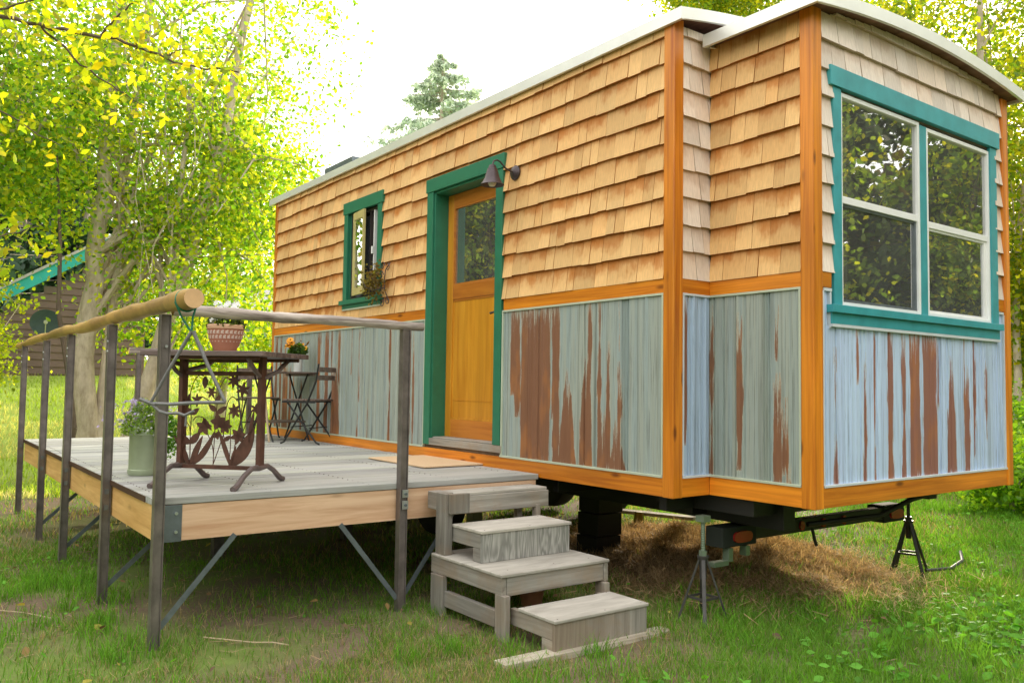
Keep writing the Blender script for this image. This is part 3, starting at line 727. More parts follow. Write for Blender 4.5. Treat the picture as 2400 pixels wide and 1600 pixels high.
mb = MB(); mb.box(-LEN, .0, -.0, .03, 2.74, 2.765); mb.build('frieze', M['soffit'], H)
# roof vent on the main roof
mb = MB(); mb.box(-5.85, -5.2, .45, .95, 2.86, 3.10); mb.box(-5.9, -5.15, .40, 1.0, 3.101, 3.165); mb.build('roof_vent', M['steel_blue'], H, bevel=.008)

# ---- end window (pair of double-hung)
WN = MB()
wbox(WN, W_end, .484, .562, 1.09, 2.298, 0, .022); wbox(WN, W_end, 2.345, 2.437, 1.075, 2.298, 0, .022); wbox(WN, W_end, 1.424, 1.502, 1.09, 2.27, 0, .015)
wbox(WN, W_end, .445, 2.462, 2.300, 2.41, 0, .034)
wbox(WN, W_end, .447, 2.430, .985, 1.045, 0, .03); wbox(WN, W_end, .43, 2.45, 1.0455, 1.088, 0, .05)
win = WN.build('window', M['teal_skylit'], H, bevel=.002)
mb = MB(); wbox(mb, W_end, .447, 2.43, .968, .984, 0, .032); mb.build('flashing', M['flash_skylit'], H)
def sash_pair(s0, s1, z0, z1, zm, screen):
    mb = MB(); f = .024
    for a, b in ((s0, s0 + f), (s1 - f, s1)): wbox(mb, W_end, a, b, z0, z1, -.035, .012)
    wbox(mb, W_end, s0 + f, s1 - f, z0, z0 + f, -.035, .012); wbox(mb, W_end, s0 + f, s1 - f, z1 - f, z1, -.035, .012)
    wbox(mb, W_end, s0 + f, s1 - f, zm - .020, zm + .020, -.03, .006)
    mb.build('window_frame', M['vinyl'], win, bevel=.002)
    mb = MB(); mb.face([W_end(s0 + f, zm + .02, -.006), W_end(s1 - f, zm + .02, -.006), W_end(s1 - f, z1 - f, -.006), W_end(s0 + f, z1 - f, -.006)]); mb.build('pane', M['glass'], win)
    mb = MB(); mb.face([W_end(s0 + f, z0 + f, -.014), W_end(s1 - f, z0 + f, -.014), W_end(s1 - f, zm - .02, -.014), W_end(s0 + f, zm - .02, -.014)]); mb.build('pane', M['glass'], win)
    # inner sash stiles, grey
    mb = MB()
    for a, b in ((s0 + f, s0 + f + .016), (s1 - f - (.035 if not screen else .018), s1 - f)): wbox(mb, W_end, a, b, z0 + f + .018, zm - .0205, -.03, -.003)
    wbox(mb, W_end, s0 + f, s1 - f, z0 + f, z0 + f + .018, -.03, -.002); wbox(mb, W_end, s0 + f + .02, s1 - f - .02, zm - .034, zm - .0205, -.03, -.004)
    mb.build('sash', M['steel_blue'] if screen else M['vinyl'], win)
    if not screen:
        mb = MB(); mb.face([W_end(s0 + f + .016, z0 + f + .018, -.022), W_end(s1 - f - .036, z0 + f + .018, -.022), W_end(s1 - f - .036, zm - .036, -.022), W_end(s0 + f + .016, zm - .036, -.022)]); mb.build('insect_screen', M['screen'], win)
    if screen:
        mb = MB(); sx = s0 + f + .02 + (s1 - s0) * .33
        mb.face([W_end(sx, z0 + f + .018, -.022), W_end(s1 - f - .02, z0 + f + .018, -.022), W_end(s1 - f - .02, zm - .036, -.022), W_end(sx, zm - .036, -.022)]); mb.build('insect_screen', M['screen'], win)
sash_pair(.562, 1.424, 1.088, 2.285, 1.685, True)
sash_pair(1.502, 2.345, 1.088, 2.27, 1.665, False)

# ---- small casement window on the long wall
mb = MB()
wbox(mb, W_main, -4.393, -4.31, 1.45, 2.312, 0, .03); wbox(mb, W_main, -3.672, -3.588, 1.45, 2.312, 0, .03)
wbox(mb, W_main, -4.41, -3.57, 2.314, 2.43, 0, .035); wbox(mb, W_main, -4.40, -3.58, 1.365, 1.405, 0, .03); wbox(mb, W_main, -4.43, -3.55, 1.4055, 1.449, 0, .055)
for a, b in ((-4.31, -4.295), (-3.687, -3.672)): wbox(mb, W_main, a, b, 1.45, 2.312, -.10, .0)
win2 = mb.build('window', M['teal'], H, bevel=.002)
mb = MB(); wbox(mb, W_main, -4.40, -3.58, 1.35, 1.364, 0, .03); mb.build('flashing', M['flash'], H)
mb = MB()
for a, b in ((-4.294, -4.262), (-3.72, -3.688)): wbox(mb, W_main, a, b, 1.45, 2.31, -.09, -.01)
wbox(mb, W_main, -4.262, -3.72, 1.45, 1.475, -.09, -.01); wbox(mb, W_main, -4.262, -3.72, 2.285, 2.31, -.09, -.01); wbox(mb, W_main, -3.90, -3.885, 1.476, 2.284, -.05, -.01)
mb.build('window_frame', plain('bronze_frame', (.05, .04, .035), .4), win2, bevel=.001)
# open sash swung outwards, hinged at its right side
hx, hy = -4.19, -.015; ang = R(-7)
Ms = Matrix.Translation((hx, hy, 0)) @ Matrix.Rotation(ang, 4, 'Z')
mb = MB(); sw = .30; z0, z1 = 1.485, 2.30
mb.box(0, .03, -.012, .012, z0, z1, Ms); mb.box(sw - .03, sw, -.012, .012, z0, z1, Ms); mb.box(.03, sw - .03, -.012, .012, z0, z0 + .075, Ms); mb.box(.03, sw - .03, -.012, .012, z1 - .075, z1, Ms)
mb.build('open_sash', plain('ochre_sash', (.50, .42, .16), .45), win2, bevel=.002)
mb = MB(); mb.box(.03, sw - .03, -.003, .003, z0 + .075, z1 - .075, Ms); mb.build('pane', M['glass_open'], win2)
mb = MB(); wbox(mb, W_main, -4.262, -3.72, 1.475, 2.285, -.060, -.057); mb.build('insect_screen', M['screen'], win2)
mb = MB(); wbox(mb, W_main, -3.80, -3.785, 1.52, 2.28, -.03, .0); wbox(mb, W_main, -3.805, -3.782, 1.86, 1.93, 0, .02); mb.build('latch', M['vinyl'], win2)

# ---- door
mb = MB()
wbox(mb, W_main, -2.762, -2.667, .135, 2.243, 0, .03); wbox(mb, W_main, -1.757, -1.668, .19, 2.243, 0, .03); wbox(mb, W_main, -2.775, -1.645, 2.245, 2.357, 0, .036)
wbox(mb, W_main, -2.667, -2.652, .19, 2.243, -.155, .012); wbox(mb, W_main, -1.772, -1.757, .19, 2.243, -.155, .012); wbox(mb, W_main, -2.652, -1.772, 2.225, 2.2435, -.155, .012)
dr_tr = mb.build('door_casing', M['teal'], H, bevel=.002)
dy = -.115
mb = MB(); wbox(mb, W_main, -2.652, -2.565, .20, 2.222, -.155, dy); wbox(mb, W_main, -1.86, -1.772, .20, 2.222, -.155, dy)
door = mb.build('door', M['door'], H, bevel=.003)
mb = MB(); wbox(mb, W_main, -2.565, -1.86, 2.115, 2.222, -.155, dy); wbox(mb, W_main, -2.565, -1.86, 1.335, 1.455, -.155, dy - .001); wbox(mb, W_main, -2.565, -1.86, .20, .345, -.155, dy); wbox(mb, W_main, -2.56, -1.865, 1.318, 1.334, -.15, dy - .006)
mb.build('door_rail', M['door_rail'], door, bevel=.003)
mb = MB(); wbox(mb, W_main, -2.565, -1.86, .345, 1.318, -.150, dy - .012); wbox(mb, W_main, -2.565, -1.86, .346, .362, -.13, dy - .003); wbox(mb, W_main, -2.565, -1.86, .50, .506, -.13, dy - .008)
mb.build('door_panel', M['door'], door)
mb = MB(); wbox(mb, W_main, -2.565, -1.86, 1.455, 2.115, -.137, -.133); mb.build('pane', M['glass'], door)
mb = MB()
for q in ((-2.565, -2.55, 1.455, 2.115), (-1.875, -1.86, 1.455, 2.115)): wbox(mb, W_main, q[0], q[1], q[2], q[3], -.134, dy - .003)
wbox(mb, W_main, -2.55, -1.875, 2.10, 2.115, -.134, dy - .003); wbox(mb, W_main, -2.55, -1.875, 1.455, 1.468, -.134, dy - .003); mb.build('glazing_bead', M['door_rail'], door)
mb = MB(); mb.tube([(-1.83, .11, 1.185), (-1.83, .06, 1.185)], .009, 8); mb.tube([(-1.83, .06, 1.187), (-1.87, .055, 1.188), (-1.93, .06, 1.182)], [.009, .008, .01], 8)
mb.build('door_handle', M['darkmetal'], door, smooth=True)
mb = MB(); wbox(mb, W_main, -2.752, -1.655, .134, .188, -.155, .028); wbox(mb, W_main, -2.667, -1.757, .1885, .20, -.15, .0)
mb.build('threshold', M['step_x'], H, bevel=.004)
# wall lamp (bulb unlit)
L = MB(); L.lathe([(0, 0), (.052, 0), (.055, .008), (.045, .02), (.02, .03), (0, .032)], n=20)
Lm = Matrix.Translation((-1.525, -.016, 2.178)) @ Matrix.Rotation(R(90), 4, 'X')
L.v = [tuple(Lm @ Vector(v)) for v in L.v]
L.tube([(-1.525, -.04, 2.178), (-1.535, -.10, 2.20), (-1.55, -.14, 2.245), (-1.555, -.165, 2.255), (-1.56, -.19, 2.245), (-1.562, -.2, 2.21)], .0065, 8)
lamp = L.build('wall_lamp', M['darkmetal'], H, smooth=True)
L = MB(); L.lathe([(0, 2.215), (.022, 2.213), (.030, 2.195), (.031, 2.188), (.036, 2.186), (.055, 2.12), (.072, 2.085), (.088, 2.068), (.085, 2.066), (.066, 2.085), (.05, 2.12), (.03, 2.18)], -1.562, -.2, 24)
L.build('lamp_shade', M['darkmetal'], lamp, smooth=True)
L = MB(); L.lathe([(0, 2.055), (.02, 2.06), (.031, 2.08), (.03, 2.10), (.018, 2.125), (.014, 2.16)], -1.562, -.2, 16); L.build('bulb', plain('frosted_bulb', (.7, .68, .6), .3), lamp, smooth=True)
# scrolled iron bracket with trailing plant beside the small window
L = MB()
def curl(cx, cz, r, a0, turns, y, sgn=1):
    P = []
    for i in range(22):
        t = i / 21; a = a0 + sgn * t * turns * 2 * math.pi; rr = r * (1 - .75 * t); P.append((cx + rr * math.cos(a), y, cz + rr * math.sin(a)))
    return P
Y0 = -.06
L.tube([(-3.42, -.02, 1.73), (-3.43, Y0, 1.66), (-3.45, Y0, 1.58), (-3.44, Y0, 1.48), (-3.43, -.02, 1.38)], .005, 6)
for q in ((-3.49, 1.70, .045, 0, 1.2, 1), (-3.39, 1.68, .04, 2.6, 1.1, -1), (-3.49, 1.37, .045, 1, 1.2, -1), (-3.38, 1.38, .04, 2, 1.2, 1), (-3.52, 1.62, .05, 0, 1.3, 1), (-3.56, 1.50, .05, 1, 1.3, -1)):
    L.tube(curl(q[0], q[1], q[2], q[3], q[4], Y0, q[5]), .004, 6)
L.tube([(-3.44, Y0, 1.50), (-3.50, -.13, 1.48), (-3.56, -.19, 1.50), (-3.6, -.2, 1.56)], .004, 6)
hk = L.build('iron_bracket', M['darkmetal'], H, smooth=True)
n = 420; P = np.stack([NR.normal(-3.56, .07, n), NR.normal(-.12, .04, n), NR.normal(1.55, .075, n)], 1); V, F = leaf_np(P - np.array(base(H)), NR.normal(0, 1, (n, 3)), NR.uniform(.012, .028, n))
C = np.array([.10, .10, .055]) * NR.uniform(.4, 1.4, (n, 1)) + np.array([.08, .02, .01]) * NR.uniform(0, 1, (n, 1)); npmesh('dried_foliage', V, F, M['leaf'], hk, np.concatenate([C, C]))

# ---- chassis
mb = MB()
mb.box(-LEN + .2, .35, .55, .66, -.19, -.002); mb.box(-LEN + .2, .35, 2.2, 2.31, -.12, -.002)
for x in (-6, -4.8, -3.6, -2.4, -1.2, -.2): mb.box(x, x + .06, .1, 2.75, -.10, -.003)
mb.box(-.45, .30, .34, 2.5, -.10, -.0035)
chassis = mb.build('chassis', M['black'], H, bevel=.004)
def rp(x, y, z, X):   # slide a point along the viewing ray to the plane x = X (computed once at design time)
    k = (CAM.x - X) / (CAM.x - x); return (X, CAM.y + (y - CAM.y) * k, CAM.z + (z - CAM.z) * k)
mb = MB(); bx = .02
mb.box(bx - .06, bx, .52, 2.26, -.300, -.215)
mb.box(bx - .3, bx - .24, .42, 2.40, -.16, -.10)
mb.build('rear_crossbeam', M['black'], H, bevel=.004)
for (y0, y1) in ((.40, .72), (2.18, 2.46)):
    mb = MB(); mb.box(bx - .12, bx + .012, y0, y1, -.325, -.205); b_ = mb.build('light_box', plain('dark_bracket', (.03, .035, .03), .85, spec=.2), H, bevel=.006)
    yc = (y0 + y1) / 2 + .02; mb = MB(); pr_ = [(yc + .085 * math.copysign(abs(math.cos(t)) ** .6, math.cos(t)), -.268 + .034 * math.copysign(abs(math.sin(t)) ** .7, math.sin(t))) for t in [i * 2 * math.pi / 28 for i in range(28)]]
    mb.prism(pr_, lambda a, b: (bx + .010, a, b), lambda a, b: (bx + .026, a, b)); mb.build('tail_light', M['red_lens'], b_, smooth=True, angle=30)
for yc in (1.20, 1.44, 1.68):
    mb = MB(); pr_ = [(yc + .026 * math.cos(t), -.258 + .030 * math.sin(t)) for t in [i * 2 * math.pi / 20 for i in range(20)]]
    mb.prism(pr_, lambda a, b: (bx - .001, a, b), lambda a, b: (bx + .012, a, b)); mb.build('marker_light', M['red_lens'], H, smooth=True, angle=30)
mb = MB(); mb.tube([(.47, 2.30, -.03), (.36, 1.95, -.10), (.33, 1.6, -.185), (.1, 1.15, -.235)], .017, 10); mb.tube([(.02, 1.32, -.29), (.03, 1.33, -.36), (.035, 1.345, -.40)], .011, 8)
mb.build('drain_hose', M['black'], H, smooth=True)
mb = MB(); mb.box(-.02, .03, .46, .50, -.41, -.33); mb.box(-.02, .03, .33, .46, -.43, -.40); mb.box(-.02, .03, .62, .66, -.39, -.33); mb.build('scissor_bracket', M['thread'], H, bevel=.003)
def wheel(x, y):
    mb = MB(); prof = [(.17, -.10), (.27, -.105), (.31, -.09), (.325, -.05), (.328, 0), (.325, .05), (.31, .09), (.27, .105), (.17, .10)]
    vs = []; mb.lathe(prof, n=36); Mx = Matrix.Translation((x, y, G0 + .34)) @ Matrix.Rotation(R(90), 4, 'X'); mb.v = [tuple(Mx @ Vector(v)) for v in mb.v]
    w = mb.build('wheel', M['rubber'], H, smooth=True)
    mb = MB(); mb.lathe([(0, -.05), (.07, -.06), (.12, -.02), (.17, -.07), (.18, -.10), (.17, .1), (0, .05)], n=28); mb.v = [tuple(Mx @ Vector(v)) for v in mb.v]; mb.build('rim', M['jack'], w, smooth=True)
for x in (-3.2, -4.05):
    for y in (.42, 2.45): wheel(x, y)

# stack of black blocks carrying the frame (dark block seen beside the steps)
mb = MB()
for k in range(3): mb.box(-1.82, -1.58, .86 + .01 * k, 1.12 + .01 * k, G0 + .002 + k * .18, G0 + .178 + k * .18)
o = mb.build('support_block', M['black'], bevel=.006); tag(o, 'dark stack of blocks holding up the trailer frame behind the steps', 'block')
mb = MB(); mb.tube([(-2.3, 2.03, G0), (-2.3, 2.05, G0 + .2)], [.05, .045], 10); o = mb.build('wooden_stump', wood('mossy_wood', 'z', (.2, .17, .03), (.4, .34, .07))); tag(o, 'short mossy stump standing in the hay under the trailer', 'stump')
mb = MB(); mb.box(-.5, .5, -.06, .06, 0, .03, Matrix.Translation((-2.5, 2.35, G0 + .12)) @ Matrix.Rotation(R(20), 4, 'Z')); o = mb.build('plank', M['plank_g'], bevel=.003); tag(o, 'pale plank lying in sunlight beneath the trailer', 'plank')

# ------------------------------------------------------------------ jack stands
def jack_stand(x, y, top, mat, thr, label, spread=.12, rz=0):
    t = thing('jack_stand', label, 'jack stand', (x, y, G0), rz, 'jack stands under the bay')
    h = top - G0; bh = h - .24
    for k in range(4):
        a = R(45 + 90 * k); ex, ey = math.cos(a) * spread * 1.25, math.sin(a) * spread * 1.25
        mb = MB(); mb.bar((ex * .12, ey * .12, bh), (ex, ey, 0.0), .022, .012, up=(ex, ey, 0)); mb.build('leg', mat, t, local=True, bevel=.002)
    mb = MB(); mb.lathe([(.02, bh - .12), (.022, bh - .02), (.034, bh), (.034, bh + .012), (.0, bh + .012)], n=14); mb.build('collar', mat, t, local=True, smooth=True)
    mb = MB()
    for k in range(4):
        a = R(45 + 90 * k); b = R(135 + 90 * k); r_ = spread * 1.25 * .56
        mb.bar((math.cos(a) * r_, math.sin(a) * r_, bh * .42), (math.cos(b) * r_, math.sin(b) * r_, bh * .42), .004, .014)
    mb.build('brace_ring', mat, t, local=True)
    mb = MB(); P = []; n = 30
    mb.tube([(0, 0, bh + .01 + .2 * i / n) for i in range(n)], [.0115 + .0018 * (i % 2) for i in range(n)], 10); mb.lathe([(.0, bh + .04), (.024, bh + .04), (.024, bh + .012), (.0, bh + .012)], n=6)
    mb.box(-.03, .03, -.03, .03, h - .035, h - .0); mb.build('screw', thr, t, local=True)
    return t
jack_stand(.07, .18, -.105, M['jack'], M['thread'], 'grey four legged screw jack stand under the near corner of the trailer')
jack_stand(.04, 2.50, -.10, M['jack_black'], M['jack_black'], 'black jack stand under the far corner of the end wall', .13, R(20))
mb = MB(); mb.tube([(.15, 2.53, G0 + .05), (.23, 2.74, G0 + .055), (.2, 2.98, G0 + .08), (.12, 3.12, G0 + .12)], .012, 8); o = mb.build('pipe', M['jack'], smooth=True); tag(o, 'thin grey pipe lying in the grass beside the black jack stand', 'pipe')

# ------------------------------------------------------------------ deck
DX0, DX1, DY0, ZD = -6.42, -1.195, -2.513, .026
K = thing('timber_deck', 'raised grey board deck with steel posts and log handrails beside the tiny house', 'deck', (-3.8, -1.2, G0))
mb = MB(); x = DX1; k = 0; r = random.Random(5)
while x - .137 > DX0:
    c = r.uniform(.82, 1.12); tint = (c, c * r.uniform(.98, 1.02), c * r.uniform(.95, 1.04)); dz = r.uniform(-.0015, .0015)
    mb.box(x - .135, x, DY0 - .012 + r.uniform(-.003, .003), -.032, ZD - .036 + dz, ZD + dz, c=tint); x -= .1435
mb.build('decking', M['deck'], K, bevel=.003)
mb = MB(); x = DX1 - .005; mb.box(DX0 + .02, DX1 - .15, DY0 - .016, DY0 - .0125, ZD - .034, ZD - .003); mb.build('board_ends', M['deck_end'], K)
mb = MB(); mb.box(DX1 - .04, DX1 - .006, DY0 + .012, -.05, -.197, ZD - .038); mb.build('fascia_board', M['peach_y'], K, bevel=.002)
mb = MB(); mb.box(DX0, DX1 - .042, DY0, DY0 + .036, -.19, ZD - .038); mb.build('fascia_board', M['peach_x'], K, bevel=.002)
mb = MB()
mb.box(DX0, DX0 + .036, DY0 + .04, -.05, -.19, ZD - .039)
for i in range(9): mb.box(DX0 + .5 + i * .56, DX0 + .54 + i * .56, DY0 + .04, -.06, -.18, ZD - .04)
mb.build('joists', wood('dark_joist', 'y', (.12, .08, .05), (.25, .17, .1)), K)  # joists in a dark brown wood
mb = MB(); mb.box(DX1 - .0055, DX1 - .001, DY0 - .008, DY0 + .135, -.2, -.012); mb.build('corner_plate', M['steel_blue'], K, bevel=.001)
mb = MB()
for z in (-.055, -.15): mb.tube([(DX1 - .002, DY0 + .105, z), (DX1 + .008, DY0 + .105, z)], .0085, 8)
mb.build('bolt', M['bolt'], K)
def gz(x, y): return G0 + float(hills(np.array(x), np.array(y)))
def rail_post(x, y, top, w=.05, botz=None, bolts=(), inner=False):
    """hollow steel angle/channel post"""
    mb = MB(); b = gz(x, y) - .06; t = .006; h = w / 2
    mb.box(x - h, x + h, y - h, y - h + t, b, top); mb.box(x - h, x + h, y + h - t, y + h, b, top)
    mb.box(x - h, x - h + t, y - h + t + .0003, y + h - t - .0003, b, top); mb.box(x + h - t * 2.4, x + h - t * 1.4, y - h + t + .0003, y + h - t - .0003, b, top)
    mb.box(x - h + .001, x + h - .001, y - h + .001, y + h - .001, top - .004, top + .001)
    p = mb.build('railing_post', M['steel'], K, bevel=.0015)
    if bolts:
        m2 = MB()
        for (bx_, by_, bz_, ax) in bolts:
            d = Vector((1, 0, 0)) if ax == 'x' else Vector((0, -1, 0)); q = Vector((bx_, by_, bz_)); m2.tube([q, q + d * .008], .0075, 8)
        m2.build('bolt', M['bolt'], p)
    return p
ry = DY0 - .032
for i, x in enumerate((-1.168, -2.235, -3.70, -4.94, -6.45)):
    rail_post(x, ry if i else -2.503, .962, .052, bolts=((x + .02, ry - .024, .86, 'y'), (x + .02, ry - .024, .80, 'y')) if i else ((x + .026, -2.500, .80, 'x'),))
    if i:
        mb = MB(); mb.box(x + .0265, x + .030, ry - .012, ry + .012, -.155, -.125); mb.box(x + .0265, x + .030, ry - .012, ry + .012, -.06, -.03); mb.build('clip_plate', M['steel_blue'], K)
fp = rail_post(-1.168, -1.105, .958, .052)
mb = MB(); mb.box(-1.1415, -1.136, -1.118, -1.078, -.055, -.01); mb.box(-1.1415, -1.136, -1.118, -1.078, -.125, -.075); mb.build('clip_plate', M['bolt'], K, bevel=.001)
mb = MB()
for z in (-.033, -.10): mb.tube([(-1.137, -1.098, z), (-1.127, -1.098, z)], .009, 6)
mb.build('bolt', M['steel_blue'], K)
for y in (-1.46, -.23): rail_post(-6.45, y, .93, .05)
for (x, y) in ((-1.5, -.35), (-3.4, -.4), (-5.2, -.4), (-3.4, -1.5), (-5.2, -1.5)):
    mb = MB(); mb.box(x - .04, x + .04, y - .04, y + .04, G0 - .03, -.18); mb.build('support_post', M['steel'], K)
def brace(a, b): mb = MB(); mb.bar(a, b, .028, .006, up=(1, 0, 0) if abs(a[0] - b[0]) < .05 else (0, 1, 0)); mb.build('brace', M['steel_blue'], K)
brace((-1.20, -2.10, -.19), (-1.165, -2.49, -.63)); brace((-1.20, -1.49, -.19), (-1.165, -1.13, -.655)); brace((-1.20, -.72, -.19), (-1.165, -1.075, -.63))
for x in (-2.235, -3.70, -4.94): brace((x, -2.05, -.18), (x, -2.53, -.62))
# log rails (uneven)
def log(P, r0, r1, mat, seed, n=70, wob=.006, lump=.003):
    r = random.Random(seed); ph = [r.uniform(0, 6) for _ in range(6)]; P = [Vector(p) for p in P]; pts = []; rad = []
    for i in range(n):
        t = i / (n - 1) * (len(P) - 1); k = min(int(t), len(P) - 2); p = P[k].lerp(P[k + 1], t - k); s = i / (n - 1)
        pts.append(p + Vector((0, math.sin(s * 9 + ph[0]) * wob, math.sin(s * 11 + ph[1]) * wob + math.sin(s * 23 + ph[2]) * wob * .4)))
        rad.append(r0 + (r1 - r0) * s + lump * math.sin(s * 31 + ph[3]) + lump * .7 * math.sin(s * 67 + ph[4]))
    mb = MB(); mb.tube(pts, rad, 18, cap=False); o = mb.build('log_handrail', mat, K, smooth=True, angle=0)
    mb = MB()
    for e, f in ((0, 1), (-1, -2)):
        d = (pts[e] - pts[f]).normalized(); mb.tube([pts[e] - d * .002, pts[e] + d * .0005], rad[e] * .995, 18)
    mb.build('log_end', M['log_end'], o, smooth=False); return o
def log2(*a, **k):
    return log(*a, **k)
# log_end is parented to the log whose location is 0 relative to K -> base() handles offsets
log2([(-.66, -2.50, 1.012), (-2.3, -2.535, 1.006), (-4.2, -2.54, 1.0), (-6.86, -2.56, .985)], .047, .031, M['log_yellow'], 2, n=110, wob=.008, lump=.004)
log2([(-1.165, -2.47, .991), (-1.165, -.985, .982)], .031, .026, M['log_grey'], 4, wob=.002, lump=.0015)
log2([(-6.45, -1.56, .955), (-6.45, -.05, .955)], .030, .026, M['log_grey'], 6, wob=.002, lump=.001)

# rope and hanging iron triangle
T = thing('dinner_triangle', 'grey iron dinner bell triangle hanging from the log rail on a green cord', 'triangle bell', (-.80, -2.47, .85))
mb = MB(); xr = -.80
loop = [(xr + .02 * math.sin(a * .5), -2.503 + .052 * math.cos(a), 1.008 + .052 * math.sin(a)) for a in [i * 2 * math.pi / 20 + .3 for i in range(21)]]
mb.tube(loop, .0055, 6)
mb.tube([(xr, -2.553, 1.0), (xr - .005, -2.52, .93), (xr, -2.478, .865)], .005, 6); mb.tube([(xr + .01, -2.452, 1.0), (xr + .004, -2.47, .93), (xr, -2.472, .865)], .005, 6)
mb.build('cord', M['amber'], T, smooth=True)
mb = MB(); ty = -2.47
apex = (-.80, ty, .865); bl = (-1.42, ty, .53); brp = (-.27, ty, .548)
def TV(x, z): return (x, ty, z)
# triangle lies across the view: spans along the camera's sideways direction
sx = Vector((CR.x, CR.y, 0)).normalized(); ap = Vector((-.80, -2.472, .862))
def q(s, z): return ap + sx * s + Vector((0, 0, z))
mb.tube([q(-.185, -.345), q(-.10, -.18), q(0, .0), q(.008, .0), q(.085, -.165), q(.172, -.335)], [.0075, .008, .010, .010, .009, .0085], 8)
mb.tube([q(.172, -.335), q(.05, -.338), q(-.10, -.348), q(-.185, -.345)], .0085, 8)
mb.tube([q(-.235, -.325), q(-.20, -.338), q(-.16, -.352)], .009, 8)
mb.build('triangle_bar', M['iron_grey'], T, smooth=True)
mb = MB(); mb.tube([q(-.175, -.352), q(-.14, -.382), q(-.105, -.392), q(-.05, -.39), q(-.02, -.40), q(.025, -.378)], .0075, 8); mb.tube([q(-.012, -.40), q(-.014, -.45)], .005, 8); mb.build('striker', M['iron_grey'], T, smooth=True)

# ------------------------------------------------------------------ steps
P_ = thing('wooden_steps', 'weathered grey wooden steps of four boxed treads leading up to the deck', 'steps', (-.5, -.58, G0))
def sbox(name, mat, x0, x1, y0, y1, z0, z1, bev=.004, c=1.0):
    mb = MB(); mb.box(x0, x1, y0, y1, z0, z1, c=(c, c, c)); return mb.build(name, M[mat], P_, bevel=bev)
ya, yb = -.90, -.25
# bottom box
sbox('tread', 'step_ply', -.255, .055, ya - .006, yb + .006, -.562, -.545, c=1.08)
sbox('riser', 'step_z', .026, .046, ya, yb, -.735, -.5625, c=.95)
sbox('side_board', 'step_x', -.33, .0255, ya, ya + .035, -.648, -.5625, c=.85); sbox('side_board', 'step_x', -.33, .0255, yb - .035, yb, -.648, -.5625, c=.85)
sbox('cleat', 'step_x', -.06, .0255, ya + .001, ya + .04, -.735, -.6485)
# lower posts
sbox('leg', 'step_z', -.375, -.285, ya - .07, ya - .032, -.735, -.487, c=.82); sbox('leg', 'step_z', -.375, -.29, yb + .002, yb + .04, -.735, -.505)
sbox('leg', 'step_z', -1.015, -.885, ya - .085, ya - .05, -.73, -.4905, c=.8); sbox('leg', 'step_z', -1.0, -.91, yb + .002, yb + .04, -.73, -.4905)
sbox('lower_rail', 'step_x', -.884, -.376, ya - .07, ya - .035, -.665, -.575, c=.7)
# platform
sbox('tread', 'step_ply', -1.03, -.31, ya - .075, yb + .055, -.395, -.378, c=1.05)
sbox('riser', 'step_y', -.352, -.322, ya - .03, yb + .016, -.498, -.3955, c=1.08)
sbox('side_board', 'step_x', -1.04, -.322, ya - .068, ya - .032, -.4895, -.3955, c=.85); sbox('side_board', 'step_x', -1.04, -.316, yb + .018, yb + .05, -.505, -.3955, c=.85)
sbox('block', 'step_y', -.40, -.353, ya - .03, ya + .02, -.4895, -.3955, c=.7)
# second box
sbox('tread', 'step_ply', -.915, -.60, ya - .006, yb + .01, -.215, -.197, c=1.06)
mb = MB(); mb.box(-.622, -.608, ya, yb, -.3775, -.2155); mb.build('riser', M['step_wave'], P_, bevel=.003)
sbox('side_board', 'step_x', -.965, -.6225, ya, ya + .035, -.30, -.2155, c=.85); sbox('side_board', 'step_x', -.965, -.6225, yb - .035, yb, -.30, -.2155, c=.85)
sbox('cleat', 'step_x', -.70, -.6225, ya + .001, ya + .04, -.3775, -.3005, c=.85)
# upper posts
sbox('leg', 'step_z', -1.01, -.905, ya - .06, ya - .007, -.3775, -.018, c=.8); sbox('leg', 'step_z', -1.0, -.955, yb + .012, yb + .05, -.3775, -.135); sbox('leg', 'step_z', -1.10, -1.06, yb - .06, yb - .02, -.70, -.135, c=.8)
# top tread
sbox('tread', 'step_ply', -1.155, -.975, -.845, -.135, -.048, -.03, c=.95)
sbox('riser', 'step_y', -.999, -.962, -.815, -.13, -.152, -.0485, c=1.05)
sbox('side_board', 'step_x', -1.15, -.9995, -.935, -.845, -.13, -.025, c=.8)
sbox('block', 'step_z', -.9035, -.868, ya - .04, ya + .09, -.135, -.018, c=.72)
mb = MB(); Mg = Matrix.Translation((.04, -.66, G0 + .012)) @ Matrix.Rotation(R(-2), 4, 'Z'); mb.box(-.05, .05, -.56, .55, -.02, .02, Mg); o = mb.build('plank', M['plank_g'], bevel=.004); tag(o, 'weathered plank lying in the grass under the bottom step', 'plank')
mb = MB(); mb.lathe([(.0, 0), (.055, 0), (.075, .12), (.08, .125), (.08, .14), (.07, .14), (.05, .02), (0, .02)], -.72, -.45, 20); mb.v = [(v[0], v[1], v[2] + G0) for v in mb.v]
o = mb.build('flower_pot', M['pot'], smooth=True); tag(o, 'empty terracotta pot in the shade beneath the wooden steps', 'pot')

mb = MB()
for (x_, z_) in ((-.245, -.5445), (.03, -.5445), (-.40, -.3775), (-.95, -.3775), (-.885, -.1965), (-.625, -.1965), (-1.12, -.0295), (-1.0, -.0295)):
    for y_ in (ya + .03, (ya + yb) / 2 + .03, yb - .03): mb.tube([(x_, y_, z_ - .002), (x_, y_, z_ + .0006)], .004, 8)
mb.build('screw_heads', M['rust_grey'], P_)
mb = MB(); x = DX1
while x - .137 > DX0:
    for y_ in (-2.47, -1.9, -1.3, -.7, -.15):
        for q_ in (.03, .105): mb.tube([(x - q_, y_, ZD - .002), (x - q_, y_, ZD + .0022)], .004, 6)
    x -= .1435
mb.build('screw_heads', M['rust_grey'], K)
